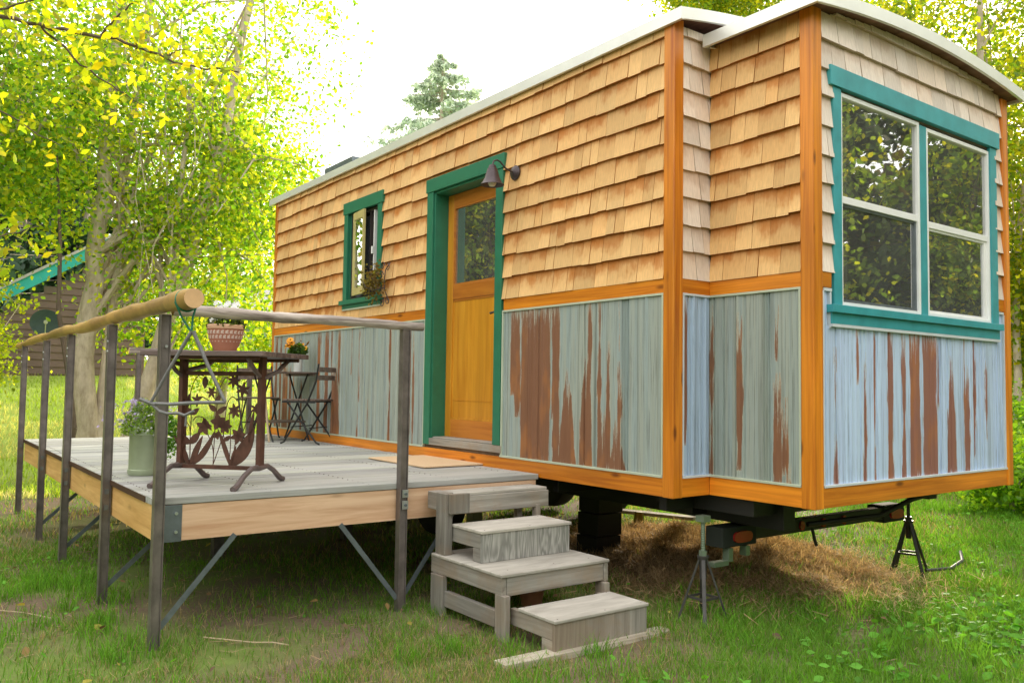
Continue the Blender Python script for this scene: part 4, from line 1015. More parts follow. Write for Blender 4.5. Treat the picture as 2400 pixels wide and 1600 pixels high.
# doormat
mb = MB(); Mm = Matrix.Translation((-2.32, -.27, ZD + .004)); mb.box(-.44, .44, -.26, .26, 0, .012, Mm); o = mb.build('doormat', M['mat'], bevel=.004); tag(o, 'pale coir doormat lying on the deck before the door', 'doormat')

# ------------------------------------------------------------------ ornate table
ud = Vector((.746, .666, 0)).normalized(); vd = Vector((-.644, .765, 0)).normalized()
tc = Vector((-1.655, -2.05, ZD))
TB = thing('iron_table', 'rusty iron table with cut out flower panel and curved feet at the deck corner', 'table', tc, math.atan2(ud.y, ud.x))
# local frame: x along ud (panel direction), y across
hp = .255
for s in (-1, 1):
    mb = MB(); mb.box(s * hp - .014, s * hp + .014, -.028, .028, .095, .745); mb.build('leg', M['rust'], TB, local=True, bevel=.003)
    mb = MB(); P = [(-.29, .012), (-.25, .022), (-.17, .075), (-.09, .108), (0, .105), (.09, .108), (.17, .075), (.25, .022), (.29, .012)]
    mb.tube([(s * hp, y, z) for (y, z) in P], [.017, .017, .015, .015, .02, .015, .015, .017, .017], 8); mb.build('foot', M['rust_grey'], TB, local=True, smooth=True)
    # arm brackets under the top
    mb = MB(); mb.tube([(s * hp, 0, .62), (s * (hp + .05), .10, .665), (s * hp, .25, .70), (s * hp, .33, .735)], [.012, .014, .016, .012], 6); mb.tube([(s * hp, 0, .62), (s * hp, -.08, .66), (s * hp, -.17, .735)], [.012, .013, .012], 6)
    mb.build('arm_bracket', M['rust_grey'], TB, local=True, smooth=True)
mb = MB(); mb.box(-hp, hp, -.012, .012, .088, .112); mb.box(-hp, hp, -.010, .010, .635, .660); mb.box(-hp, hp, -.010, .010, .712, .728)
for y in (-.16, .33): mb.box(-.32, .32, y - .01, y + .01, .725, .744)
mb.tube([(-hp - .02, 0, .70), (-hp - .12, 0, .72), (-.42, 0, .745)], [.013, .016, .012], 6)
mb.build('frame_bar', M['rust'], TB, local=True, bevel=.002)
mb = MB(); r = random.Random(2); y = -.20
tx0, tx1 = -.41, .36
while y < .36:
    c = r.uniform(.8, 1.15); mb.box(tx0, tx1, y, y + .0815, .745, .773, c=(c, c, c)); y += .084
mb.build('tabletop', wood('purple_grey_top', 'x', (.09, .065, .06), (.24, .18, .17), rough=.5), TB, local=True, bevel=.003)
# flower cut-out panel
fl = MB(); TH = .003
def leafshape(x, z, ang, L, w, curve=0):
    N = 10; A = []; B = []
    for i in range(N + 1):
        t = i / N; a = ang + curve * t; 
        px = x + math.cos(ang + curve * t * .5) * L * t; pz = z + math.sin(ang + curve * t * .5) * L * t
        ww = w * math.sin(math.pi * min(1, t ** .8)) ** .9; nx, nz = -math.sin(a), math.cos(a)
        A.append((px + nx * ww / 2, pz + nz * ww / 2)); B.append((px - nx * ww / 2, pz - nz * ww / 2))
    for i in range(N):
        qd = [A[i], A[i + 1], B[i + 1], B[i]]
        for yy in (-TH, TH): fl.face([(p[0], yy, p[1]) for p in (qd if yy < 0 else qd[::-1])])
def stem(P, w=.006):
    P = [Vector((p[0], 0, p[1])) for p in P]; Q = []
    for i in range(len(P) - 1):
        for k in range(5): Q.append(P[i].lerp(P[i + 1], k / 5))
    Q.append(P[-1])
    for _ in range(3): Q = [Q[0]] + [(Q[i - 1] + Q[i] + Q[i + 1]) / 3 for i in range(1, len(Q) - 1)] + [Q[-1]]
    fl.tube(Q, w / 2, 6)
def flower(x, z, r, n=6, a0=0, w=.5):
    for k in range(n): leafshape(x, z, a0 + k * 2 * math.pi / n, r, r * w)
# coordinates: x -.255 .. .255 , z .10 .. .64  (left in the photo = -x)
def fx(px): return -.255 + (px - 345) / (810 - 345) * .51
def fz(py): return .10 + (1345 - py) / (1345 - 650) * .545
def S(*pts): stem([(fx(a), fz(b)) for a, b in pts])
def LF(x, y, ang, Lp, wp, c=0): leafshape(fx(x), fz(y), R(ang), Lp * .00105, wp * .00105, c)
def FL(x, y, r, n=6, a=0, w=.5): flower(fx(x), fz(y), r * .00085, n, R(a), w)
S((400, 1340), (395, 1150), (400, 960), (385, 800), (410, 700), (440, 655), (470, 670)); S((398, 1340), (400, 1200), (395, 1050), (370, 1010), (345, 1040))
S((410, 1000), (430, 970), (470, 975), (490, 1010)); S((538, 1340), (540, 1150), (545, 950), (560, 760), (590, 680), (630, 665)); S((540, 1320), (570, 1200), (600, 1080), (600, 960), (610, 860), (640, 810), (670, 850))
S((500, 1100), (530, 1180), (540, 1260)); S((630, 1340), (640, 1150), (620, 950), (640, 900)); S((650, 1340), (660, 1180), (690, 1010), (700, 850), (700, 740), (720, 700)); S((640, 1340), (610, 1200), (590, 1080)); S((700, 1100), (740, 960), (780, 880), (800, 900)); S((545, 860), (520, 800), (515, 760))
S((430, 830), (460, 820), (500, 850)); S((760, 1120), (785, 1000), (790, 860))
LF(395, 1335, 115, 190, 34, .25); LF(405, 1335, 70, 180, 36, -.1); LF(415, 1335, 40, 230, 36, .55); LF(395, 1180, 140, 80, 40, .3); LF(400, 1180, 55, 90, 42, -.2); LF(400, 960, 40, 60, 30); LF(398, 960, 130, 60, 30)
LF(640, 1340, 108, 230, 26, .15); LF(645, 1335, 45, 260, 78, .5); LF(640, 1335, 75, 120, 20)
LF(548, 950, 35, 80, 30); LF(545, 930, 140, 60, 30); LF(600, 1150, 40, 50, 25); LF(745, 1160, 85, 190, 22, -.1); LF(545, 860, 60, 50, 25); LF(470, 980, -60, 90, 26, .3); LF(345, 1040, -70, 60, 30)
FL(475, 1050, 62, 5, 10, .6); FL(560, 1010, 60, 5, 30, .7); FL(600, 1040, 55, 6, 0, .6); FL(680, 1110, 62, 6, 15, .55); FL(555, 1110, 30, 5, 0, .7); FL(645, 700, 55, 7, 5, .35); FL(700, 765, 55, 6, 20, .4); FL(515, 790, 45, 6, 0, .35); FL(430, 850, 48, 6, 30, .35); FL(655, 925, 55, 7, 0, .35); FL(380, 860, 38, 4, 80, .6)
FL(775, 905, 40, 5, 0, .4); LF(475, 670, -90, 70, 34); LF(385, 800, -100, 100, 22)
fl.build('flower_panel', M['rust'], TB, local=True)

# flower pots and plants
def leafball(parent, name, cx, cy, cz, rx, rz, n, size, colr, mat=None, droop=0):
    d = NR.normal(0, 1, (n, 3)); d /= np.linalg.norm(d, axis=1, keepdims=True); rr = NR.uniform(.35, 1, n)[:, None] ** .6
    P = d * rr * np.array([rx, rx, rz]); P[:, 2] -= droop * np.hypot(P[:, 0], P[:, 1]) ** 2; P += np.array([cx, cy, cz])
    V, F = leaf_np(P, d + NR.normal(0, .6, (n, 3)), NR.uniform(size * .6, size * 1.3, n), 1.6)
    C = np.array(colr) * NR.uniform(.5, 1.4, (n, 1)); return npmesh(name, V, F, mat or M['leaf'], parent, np.concatenate([C, C * .9]))
def blooms(parent, name, pts, r, mat, n=6):
    mb = MB()
    for p in pts:
        p = Vector(p); N = Vector((rnd.gauss(0, .6) + .4, rnd.gauss(0, .6) - .5, rnd.uniform(.1, 1))).normalized(); a = N.orthogonal().normalized(); b = N.cross(a)
        for k in range(n):
            t = 2 * math.pi * k / n; d = a * math.cos(t) + b * math.sin(t); e = N.cross(d)
            mb.face([p, p + d * r * .6 + e * r * .3, p + d * r + N * r * .1, p + d * r * .6 - e * r * .3])
    return mb.build(name, mat, parent, local=True)
ppos = Vector((-1.72, -2.02, ZD + .775))
FP = thing('flower_pot', 'patterned terracotta pot of white flowers standing on the iron table', 'flower pot', ppos)
mb = MB(); mb.lathe([(0, 0), (.062, 0), (.066, .004), (.068, .02), (.088, .06), (.10, .105), (.104, .135), (.104, .137)], n=32); mb.lathe([(.098, .16), (.09, .15), (.08, .08), (0, .07)], n=32); mb.build('pot', M['pot'], FP, local=True, smooth=True)
mb = MB(); mb.lathe([(.104, .136), (.110, .138), (.111, .158), (.107, .163), (.098, .162), (.098, .15)], n=32); mb.build('rim', M['pot_rim'], FP, local=True, smooth=True)
mb = MB()
def onpot(a, z, rr): return Vector((rr * math.cos(a), rr * math.sin(a), z))
for row, (z, rr) in enumerate(((.118, .1035), (.090, .0965), (.062, .0895))):
    for k in range(26):
        a = 2 * math.pi * (k + .5 * row) / 26
        if row < 2:
            for (da, dz, w, h) in ((-.03, .0, .010, .012), (.035, .004, .008, .012), (0, -.008, .018, .005)):
                c0 = onpot(a + da - w / .2, z + dz - h / 2, rr + .0022 - (h) * .25); mb.face([onpot(a + da - w / .2, z + dz - h / 2, rr + .0018 - h * .12), onpot(a + da + w / .2, z + dz - h / 2, rr + .0018 - h * .12), onpot(a + da + w / .2, z + dz + h / 2, rr + .0018 + h * .12), onpot(a + da - w / .2, z + dz + h / 2, rr + .0018 + h * .12)])
        else: mb.face([onpot(a - .04, z - .003, rr + .001), onpot(a + .04, z - .003, rr + .001), onpot(a + .04, z + .003, rr + .0025), onpot(a - .04, z + .003, rr + .0025)])
mb.build('slip_pattern', M['pot_white'], FP, local=True)
leafball(FP, 'foliage', 0, 0, .185, .115, .06, 420, .020, (.06, .085, .03), droop=2)
blooms(FP, 'flowers', [(rnd.gauss(0, .05), rnd.gauss(0, .05), .27 + rnd.uniform(-.035, .03)) for _ in range(34)] + [(.03, -.09, .185), (.045, -.085, .18), (.055, -.08, .19)], .019, plain('white_petals', (.8, .8, .8), .6))

CN = thing('milk_can_planter', 'pale green milk can planter with purple and white trailing flowers behind the corner post', 'planter', (-2.40, -2.285, ZD))
mb = MB(); mb.lathe([(0, .002), (.102, .002), (.108, .01), (.108, .035), (.103, .04), (.103, .25), (.107, .256), (.102, .30), (.095, .31), (0, .29)], n=32); mb.build('can', M['can'], CN, local=True, smooth=True)
leafball(CN, 'foliage', 0.0, 0, .37, .17, .12, 1500, .014, (.16, .25, .09), droop=2.4)
leafball(CN, 'foliage', .11, .10, .25, .085, .15, 800, .014, (.12, .25, .06))
blooms(CN, 'flowers', [(rnd.gauss(-.09, .09), rnd.gauss(-.05, .09), .38 + rnd.uniform(-.09, .10)) for _ in range(230)], .011, plain('lilac_petals', (.42, .33, .56), .6), 5)
blooms(CN, 'flowers', [(rnd.gauss(.12, .07), rnd.gauss(.08, .07), .36 + rnd.uniform(-.12, .10)) for _ in range(70)], .009, plain('pale_petals', (.75, .75, .72), .6), 5)

# ------------------------------------------------------------------ bistro set
def chair(loc, rz, label):
    t = thing('folding_chair', label, 'chair', loc, rz, 'folding bistro chairs')   # local: faces -x, width along y
    w = .19
    for s in (-1, 1):
        mb = MB(); mb.bar((-.20, s * w, .0), (.23, s * w, .80), .012, .024, up=(0, 1, 0)) if False else None
        mb = MB(); mb.tube([(-.205, s * w, .008), (-.17, s * w, .02), (.08, s * w, .40), (.175, s * w, .62), (.20, s * w, .79)], .0095, 8); mb.build('back_leg', M['black'], t, local=True, smooth=True)
        mb = MB(); mb.tube([(.215, s * (w - .022), .008), (.18, s * (w - .022), .02), (-.17, s * (w - .022), .425)], .0095, 8); mb.build('front_leg', M['black'], t, local=True, smooth=True)
    mb = MB()
    for z, x in ((.735, .198), (.655, .183)):
        mb.box(x - .008, x + .008, -w, w, z - .024, z + .024)
    mb.build('backrest', M['seat_wood'], t, local=True, bevel=.003)
    mb = MB()
    for k in range(6): mb.box(-.20 + k * .062, -.146 + k * .062, -w + .005, w - .005, .425, .441)
    mb.build('seat', M['seat_wood'], t, local=True, bevel=.003)
    mb = MB(); mb.box(-.20, .17, -w - .005, -w + .003, .405, .424); mb.box(-.20, .17, w - .003, w + .005, .405, .424)
    mb.tube([(-.09, -w, .17), (-.09, w, .17)], .005, 6); mb.tube([(.10, -w + .02, .16), (.10, w - .02, .16)], .005, 6)
    mb.build('seat_frame', M['black'], t, local=True)
    return t
chair((-4.64, -.235, ZD), math.atan2(.58, .81), 'dark folding bistro chair nearest the door with its back to the door')
chair((-5.78, -.36, ZD), math.pi - .1, 'dark folding bistro chair at the far side of the small table')
BT = thing('bistro_table', 'small folding bistro table with a slatted top against the house wall', 'table', (-5.22, -.33, ZD), R(8))
mb = MB()
for k in range(8): mb.box(-.30 + k * .075, -.23 + k * .075, -.29, .29, .70, .716)
mb.build('tabletop', M['seat_wood'], BT, local=True, bevel=.002)
for s in (-1, 1):
    for y in (-.22, .22):
        mb = MB(); mb.tube([(s * .24, y * .94 + (.012 if s > 0 else 0), .0), (s * -.2, y * .94 + (.012 if s > 0 else 0), .695)], .009, 8); mb.build('leg', M['black'] if y > 0 else M['black'], BT, local=True, smooth=True)
mb = MB(); mb.box(-.28, .28, -.245, -.225, .675, .699); mb.box(-.28, .28, .225, .245, .675, .699); mb.box(-.2, .2, -.2, .2, .19, .205); mb.build('frame_bar', M['seat_wood'], BT, local=True)
SB = thing('leaning_stick', 'pale tan wooden stick leaning against the small bistro table', 'stick', (-5.0, -.5, ZD)); mb = MB(); mb.tube([(0.02, -.02, .0), (-.10, -.05, .62)], .012, 8); mb.build('stick', M['tan_wood'], SB, local=True, smooth=True)
VS = thing('flower_vase', 'white enamel vase of orange and yellow sunflowers on the bistro table', 'vase', (-5.07, -.20, ZD + .716))
mb = MB(); mb.lathe([(0, 0), (.042, 0), (.045, .01), (.045, .15), (.048, .155), (.04, .155), (.04, .02), (0, .02)], n=20); mb.build('vase', M['vase'], VS, local=True, smooth=True)
leafball(VS, 'foliage', 0, 0, .22, .10, .08, 260, .03, (.07, .14, .03))
pts = [(rnd.gauss(-.02, .05), rnd.gauss(-.02, .05), rnd.uniform(.2, .34)) for _ in range(22)]
blooms(VS, 'flowers', pts, .034, plain('orange_petals', (.85, .36, .01), .6), 10); 
mb = MB()
for p in pts: mb.lathe([(0, p[2] + .008), (.009, p[2] + .004), (.009, p[2] - .002), (0, p[2] - .004)], p[0], p[1] - .004, 8)
mb.build('flower_centres', plain('brown_seed', (.10, .03, .01), .8), VS, local=True)

# ------------------------------------------------------------------ trees
def tree(name, label, basep, trunks, crown, nleaf, size, cols, group=None, bark='bark', seed=1, depth=3, leafmat='leaf', spread=.5, cat='tree', clump=.35, lowz=None, clear=()):
    """trunks: list of polylines (relative) with start radius; crown: list of (cx,cy,cz,rx,ry,rz) ellipsoids relative to base"""
    r = random.Random(seed); rng = np.random.default_rng(seed)
    t = thing(name, label, cat, basep, 0, group); mb = MB(); tips = []
    for (P, r0, r1) in trunks:
        P = [Vector(p) for p in P]; n = len(P); Q = []
        for i in range(n - 1):
            for k in range(4):
                u = k / 4; Q.append(P[i].lerp(P[i + 1], u) + Vector((r.gauss(0, .02), r.gauss(0, .02), 0)) * (i + u > .1))
        Q.append(P[-1]); mb.tube(Q, [r0 + (r1 - r0) * i / (len(Q) - 1) for i in range(len(Q))], 12)
        for i in range(len(Q) // 3, len(Q)):
            for _ in range(2):
                rr = (r0 + (r1 - r0) * i / (len(Q) - 1)); e = crown[r.randrange(len(crown))]
                a = r.uniform(0, 2 * math.pi); b = r.uniform(-.6, .9); k = r.uniform(.5, .95)
                tgt = Vector((e[0] + e[3] * math.cos(a) * math.cos(b) * k, e[1] + e[4] * math.sin(a) * math.cos(b) * k, e[2] + e[5] * math.sin(b) * k))
                mid = Q[i].lerp(tgt, .5) + Vector((r.gauss(0, .15), r.gauss(0, .15), r.uniform(0, .4)))
                pts = [Q[i], Q[i].lerp(mid, .5) + Vector((0, 0, .08)), mid, mid.lerp(tgt, .5) + Vector((r.gauss(0, .1), r.gauss(0, .1), 0)), tgt]
                mb.tube(pts, [rr * .42, rr * .32, rr * .22, rr * .13, rr * .05 + .003], 6)
                tips += [mid, mid.lerp(tgt, .5), tgt]
    mb.build('trunk', M[bark], t, local=True, smooth=True)
    # clump centres: uniformly in the crown + branch tips
    nc = max(20, nleaf // 90); C = []
    for i in range(nc):
        e = crown[r.randrange(len(crown))]
        while True:
            d = rng.uniform(-1, 1, 3)
            if .2 < np.linalg.norm(d) < 1: break
        C.append((e[0] + d[0] * e[3], e[1] + d[1] * e[4], e[2] + d[2] * e[5]))
    C = np.array(C + [tuple(q) for q in tips for _ in range(1)])
    idx = rng.integers(0, len(C), nleaf); csz = rng.uniform(.4, 1.4, len(C)) * clump
    P = C[idx] + rng.normal(0, 1, (nleaf, 3)) * csz[idx][:, None] * np.array([1, 1, .75])
    if lowz is not None: P = P[P[:, 2] > lowz]
    for (cs, cw, ch, cb) in clear:   # thin the leaves hanging right in front of a stem
        sd = P[:, 0] * CR.x + P[:, 1] * CR.y; bk = P[:, 0] * CF.x + P[:, 1] * CF.y
        P = P[~((abs(sd - cs) < cw) & (bk < cb) & (P[:, 2] < ch) & (rng.uniform(0, 1, len(P)) < .93))]
    n = len(P); V, F = leaf_np(P, rng.normal(0, 1, (n, 3)) + np.array([0, 0, .3]), rng.uniform(size * .6, size * 1.25, n), 1.45)
    ci = rng.integers(0, len(cols), n); col_ = np.array(cols)[ci] * rng.uniform(.65, 1.35, (n, 1)); col_ = np.clip(col_, 0, .9)
    npmesh('crown', V, F, M[leafmat], t, np.concatenate([col_, col_ * .95])); return t
YG = [(.21, .32, .04), (.30, .36, .04), (.13, .25, .04), (.38, .39, .05), (.10, .20, .03)]
DG = [(.10, .17, .05), (.14, .21, .06), (.16, .22, .07)]
b0 = gp(212, 12.4)
rt = Vector((CR.x, CR.y, 0)).normalized(); fw = Vector((CF.x, CF.y, 0)).normalized()
def rel(side, back, z): v = rt * side + fw * back; return (v.x, v.y, z)
def el(side, back, z, r, rz): v = rt * side + fw * back; return (v.x, v.y, z, r, r, rz)
# the big multi-stemmed tree at left
tree('cottonwood_tree', 'large multi stemmed tree with pale bark and sunlit yellow green leaves behind the deck', b0,
     [([rel(0, 0, -.1), rel(-.10, 0, 1.5), rel(-.02, .1, 3.0), rel(.12, .1, 5), rel(.2, .2, 8.5)], .19, .06),
      ([rel(.12, .1, -.1), rel(.18, .2, 1.8), rel(.20, .4, 4), rel(.5, .6, 8)], .10, .04),
      ([rel(.55, 0, -.1), rel(.85, .2, 1.4), rel(1.3, .3, 3.0), rel(1.75, .4, 5), rel(2.2, .5, 8)], .15, .05),
      ([rel(.9, 0, -.1), rel(1.1, 0, 1.5), rel(1.15, .2, 3.6), rel(1.3, .2, 6)], .07, .03)],
     [el(1.6, .6, 2.9, 1.5, 1.3), el(.3, .8, 5.2, 2.3, 1.6), el(1.5, 1.0, 6.6, 2.0, 1.6), el(-.9, .8, 6.4, 1.6, 2.0), el(2.0, .9, 4.3, 1.1, 1.1), el(.9, .5, 2.4, 1.3, 1.0)], 32000, .056, YG, seed=4, clump=.30, lowz=1.15, clear=[(-.05, .42, 5.2, .45), (.9, .4, 3.0, .4), (-.9, .55, 2.4, 9)])
tree('cottonwood_tree', 'yellow green leafy tree filling the gap between the big tree and the house end', gp(520, 16.5),
     [([rel(0, 0, -.1), rel(.1, 0, 2), rel(.2, 0, 4), rel(.1, 0, 6.5)], .12, .04)],
     [el(-.2, 0, 2.6, 1.6, 1.8), el(.6, .2, 4.6, 1.4, 1.6), el(-.9, 0, 5.6, 1.6, 1.8), el(.3, .2, 1.3, 1.2, .8)], 26000, .048, YG + [(.34, .36, .04)], seed=6, clump=.28, lowz=.5)
tree('leafy_tree', 'darker leafy tree standing at the left edge of the picture', gp(-60, 11.5),
     [([rel(0, 0, -.1), rel(-.1, 0, 2), rel(0, .1, 4.5), rel(.1, .1, 7)], .13, .05)],
     [el(.1, 0, 5.0, 1.5, 1.5), el(.6, .2, 3.9, .8, .7), el(.9, .3, 5.9, 1.4, 1.3)], 13000, .055, YG, seed=9, clump=.3, lowz=2.9)
tree('willow_bush', 'bright yellow green bush at the left edge beside the brown house', gp(-62, 9.5),
     [([rel(0, 0, -.1), rel(.05, 0, 1), rel(.1, 0, 1.8)], .04, .015), ([rel(0, 0, -.1), rel(-.2, 0, 1), rel(-.3, 0, 2)], .04, .015)],
     [el(-.15, 0, 1.7, .42, .75), el(-.2, 0, 2.5, .45, .5)], 11000, .036, [(.27, .33, .03), (.36, .38, .04), (.2, .28, .03)], seed=12, clump=.13, cat='bush')
# small thin sapling stem in front of the brown house
mb = MB(); sp = gp(165, 11.5); mb.tube([sp + Vector(rel(.1, 0, .6)), sp + Vector(rel(-.02, 0, 1.4)), sp + Vector(rel(-.18, 0, 2.2)), sp + Vector(rel(-.2, 0, 3.2)), sp + Vector(rel(-.3, 0, 4.4))], [.04, .035, .03, .025, .015], 8)
mb.tube([sp + Vector((0, 0, -.05)), sp + Vector(rel(.1, 0, .6))], .04, 8)
SPL = thing('sapling', 'thin crooked sapling between the satellite dish and the big tree', 'sapling', sp); mb.build('trunk', M['bark_dark'], SPL, smooth=True)
n = 420; rngp = NR.normal(0, 1, (n, 3)) * np.array([.35, .35, .6]) + np.array([0, 0, 3.3]); V, F = leaf_np(rngp, NR.normal(0, 1, (n, 3)), NR.uniform(.035, .06, n)); C = np.array(YG)[NR.integers(0, 4, n)] * NR.uniform(.6, 1.3, (n, 1)); npmesh('crown', V, F, M['leaf'], SPL, np.concatenate([C, C]))
# near overhanging branches, upper left
def near_branch():
    t = thing('overhanging_branch', 'dark twisting branch with large yellow leaves hanging in from the upper left', 'branch', gp(-260, 5.2, 3.2))
    b = base(t); mb = MB(); pts_all = []
    def W(u, v, d): return CAM + (CF + CR * ((u - 1200) / 1958.5) - CU * ((v - 800) / 1958.5)) * d
    br = [([(-260, 20, 5.2), (-40, 30, 5.2), (90, 60, 5.1), (230, 85, 5.0), (330, 115, 5.0), (430, 155, 4.9), (560, 170, 4.9)], .016),
          ([(90, 60, 5.1), (190, 150, 5.2), (260, 200, 5.3), (340, 250, 5.4)], .008), ([(240, 86, 5.0), (270, 45, 4.9), (330, -10, 4.8)], .009), ([(390, 140, 4.9), (410, 115, 4.9), (500, 115, 4.8)], .006),
          ([(-260, 20, 5.2), (-100, 200, 5.2), (20, 270, 5.3), (140, 340, 5.4)], .009), ([(-260, 20, 5.2), (-150, 320, 5.0), (-20, 560, 5.0), (90, 530, 5.1)], .009), ([(320, 112, 5), (322, 90, 5), (350, 78, 4.9)], .005), ([(-40, 30, 5.2), (60, 10, 5.0), (180, -30, 4.9)], .008)]
    for P, r0 in br:
        Q = [W(*p) for p in P]; QQ = []
        for i in range(len(Q) - 1):
            for k in range(5): QQ.append(Q[i].lerp(Q[i + 1], k / 5) + Vector((rnd.gauss(0, .006), rnd.gauss(0, .006), rnd.gauss(0, .008))))
        QQ.append(Q[-1]); mb.tube(QQ, [r0 * (1 - .75 * i / len(QQ)) for i in range(len(QQ))], 7); pts_all += QQ[4:]
    mb.build('limb', M['bark_dark'], t, smooth=True)
    A = np.array([tuple(p) for p in pts_all]); n = 620; P = A[NR.integers(0, len(A), n)] + NR.normal(0, .085, (n, 3)) + np.array([0, 0, -.03])
    V, F = leaf_np(P - np.array(b), NR.normal(0, 1, (n, 3)) + np.array([.2, -.2, .5]), NR.uniform(.022, .044, n), 1.9)
    C = np.array([(.30, .30, .02), (.22, .27, .02), (.13, .19, .02), (.42, .36, .02)])[NR.integers(0, 4, n)] * NR.uniform(.7, 1.3, (n, 1)); npmesh('leaves', V, F, M['leaf'], t, np.concatenate([C, C]))
near_branch()
# conifer beyond the roof
def conifer(label, p, h, rad, n, cols, seed, size=.12, group='far conifers'):
    rng = np.random.default_rng(seed); t = thing('conifer_tree', label, 'tree', p, 0, group); mb = MB(); mb.tube([(0, 0, -.1), (.05, 0, h * .5), (0, 0, h)], [h * .018, h * .011, .01], 8)
    nb = int(h * 11); P = []
    for i in range(nb):
        z = h * (.12 + .86 * (i / nb)); L = rad * (1 - i / nb) ** .62 * rng.uniform(.55, 1.15) + .12; a = rng.uniform(0, 2 * math.pi)
        e = Vector((math.cos(a) * L, math.sin(a) * L, z - L * .12 + .15 * L * rng.uniform(-1, 1))); mb.tube([(0, 0, z), tuple(e)], [.03, .008], 5)
        m_ = int(n / nb * (.3 + 1.4 * (1 - i / nb))); u = rng.uniform(.15, 1, m_) ** .8
        q = np.outer(u, np.array(e) - np.array([0, 0, z])) + np.array([0, 0, z]); q += rng.normal(0, 1, (m_, 3)) * np.array([.13, .13, .06]) * (L * .30 + .2); q[:, 2] -= .07 * L * u + rng.exponential(.10, m_) * min(L, 1.5); P.append(q)
    P = np.concatenate(P); n2 = len(P); mb.build('trunk', M['bark'] if group == 'far conifers' else M['bark_dark'], t, local=True, smooth=True)
    V, F = leaf_np(P, rng.normal(0, 1, (n2, 3)) + np.array([0, 0, .6]), rng.uniform(size * .5, size, n2), 2.2)
    C = np.array(cols)[rng.integers(0, len(cols), n2)] * rng.uniform(.6, 1.4, (n2, 1)); npmesh('crown', V, F, M['needle'], t, np.concatenate([C, C])); return t
CG = [(.55, .64, .50), (.66, .73, .58), (.42, .52, .40)]
conifer('tall grey green conifer rising behind the house roof against the white sky', gp(1025, 45, G0 - 1.6), 21.5, 7.6, 70000, CG, 3, .17)
for i, (u, d, h, lab) in enumerate(((40, 34, 13, 'dark conifer behind the brown house, farthest left'), (190, 31, 11, 'dark conifer rising over the turquoise roof edge'))):
    conifer(lab, gp(u, d), h, 3.6, 9000, [(.035, .075, .04), (.05, .10, .05)], 20 + i, .26)
# right side maples behind the bay
MG = [(.24, .27, .02), (.32, .31, .02), (.13, .19, .02), (.10, .17, .03)]
tree('maple_tree', 'yellow green maple with grey trunk at the right edge behind the bay window', gp(2300, 11.5),
     [([rel(0, 0, -.1), rel(.05, 0, 2.5), rel(-.02, 0, 4.5), rel(.1, 0, 7)], .085, .035), ([rel(.5, 0, -.1), rel(.6, .2, 2.5), rel(.9, .2, 5.5)], .06, .025)],
     [el(.2, .4, 4.2, 1.5, 1.4), el(-.3, .5, 6.2, 1.7, 1.4), el(.8, .3, 2.3, .9, 1.0), el(-.9, .8, 5.2, 1.0, .8)], 34000, .052, MG, seed=31, clump=.25, lowz=1.0)
tree('maple_tree', 'yellow green maple spreading above the bay roof', gp(1860, 17),
     [([rel(0, 0, -.1), rel(0, 0, 3), rel(.2, 0, 6), rel(.1, 0, 9.6)], .12, .04)],
     [el(-.6, 0, 9.3, 1.5, 1.1), el(-1.6, .2, 9.7, 1.0, .8), el(1.4, .3, 9.2, 1.6, 1.3)], 22000, .055, MG, seed=33, clump=.27, lowz=6)
tree('maple_tree', 'leafy tree partly seen right of the bay window', gp(2480, 13.5),
     [([rel(0, 0, -.1), rel(0, 0, 3), rel(-.2, 0, 6)], .12, .05)],
     [el(-.4, 0, 3.4, 1.6, 1.8), el(-.2, 0, 5.6, 1.6, 1.5), el(-.6, 0, 1.7, 1.0, .9)], 26000, .055, MG, seed=35, clump=.26, lowz=.8)
for i, (u, d, s, lab) in enumerate(((2370, 8.6, .55, 'low dark green shrub in the undergrowth at the right edge'), (2440, 10.2, .9, 'taller shrub behind the undergrowth at the right edge'), (2240, 12.5, .8, 'shrub seen under the bay beyond the black jack stand'), (2060, 12, .7, 'shrub growing behind the trailer, under the floor line'), (1500, 13.5, .6, 'shrub beyond the trailer seen through the gap under the floor'))):
    p = gp(u, d)
    tree('shrub', lab, p, [([(0, 0, -.05), (.05, 0, s * .6), (.1, .05, s)], .02, .008), ([(0, 0, -.05), (-.1, .05, s * .6), (-.2, 0, s * .9)], .02, .008)], [(0, 0, s * .55, s * .9, s * .9, s * .5)], 5200, .04, [(.12, .24, .04), (.18, .32, .05), (.26, .38, .05)], group='shrubs at the right', seed=50 + i, clump=.12, cat='shrub')
# trees on the camera's side: seen reflected in the glass
for i, (x, y, h, lab) in enumerate(((7.5, 9, 8, 'leafy tree beside the clearing, mirrored in the end window'), (9.8, 6, 9, 'tall leafy tree opposite the end wall'), (5.5, 14, 9, 'leafy tree beyond the corner of the clearing'), (11.5, 12, 10, 'tall leafy tree at the back of the clearing'), (-12.5, -7.2, 8, 'leafy tree opposite the door, mirrored in its glass'), (-16, -10.5, 10, 'tall leafy tree opposite the far end of the deck'), (-8.5, -9.5, 8, 'leafy tree across the lawn from the deck'))):
    tree('leafy_tree', lab, (x, y, gz(x, y)), [([(0, 0, -.1), (.1, 0, h * .3), (0, .1, h * .6), (.1, .1, h * .9)], .14, .05), ([(.3, .2, -.1), (.5, .3, h * .3), (.8, .4, h * .7)], .08, .03)],
         [(0, 0, h * .35, 2.0, 2.0, h * .22), (.3, .2, h * .62, 2.2, 2.2, h * .25), (-.4, .1, h * .82, 1.5, 1.5, h * .16)], 16000, .085, MG + DG, group='trees around the clearing', seed=70 + i, clump=.34, bark='bark_dark')
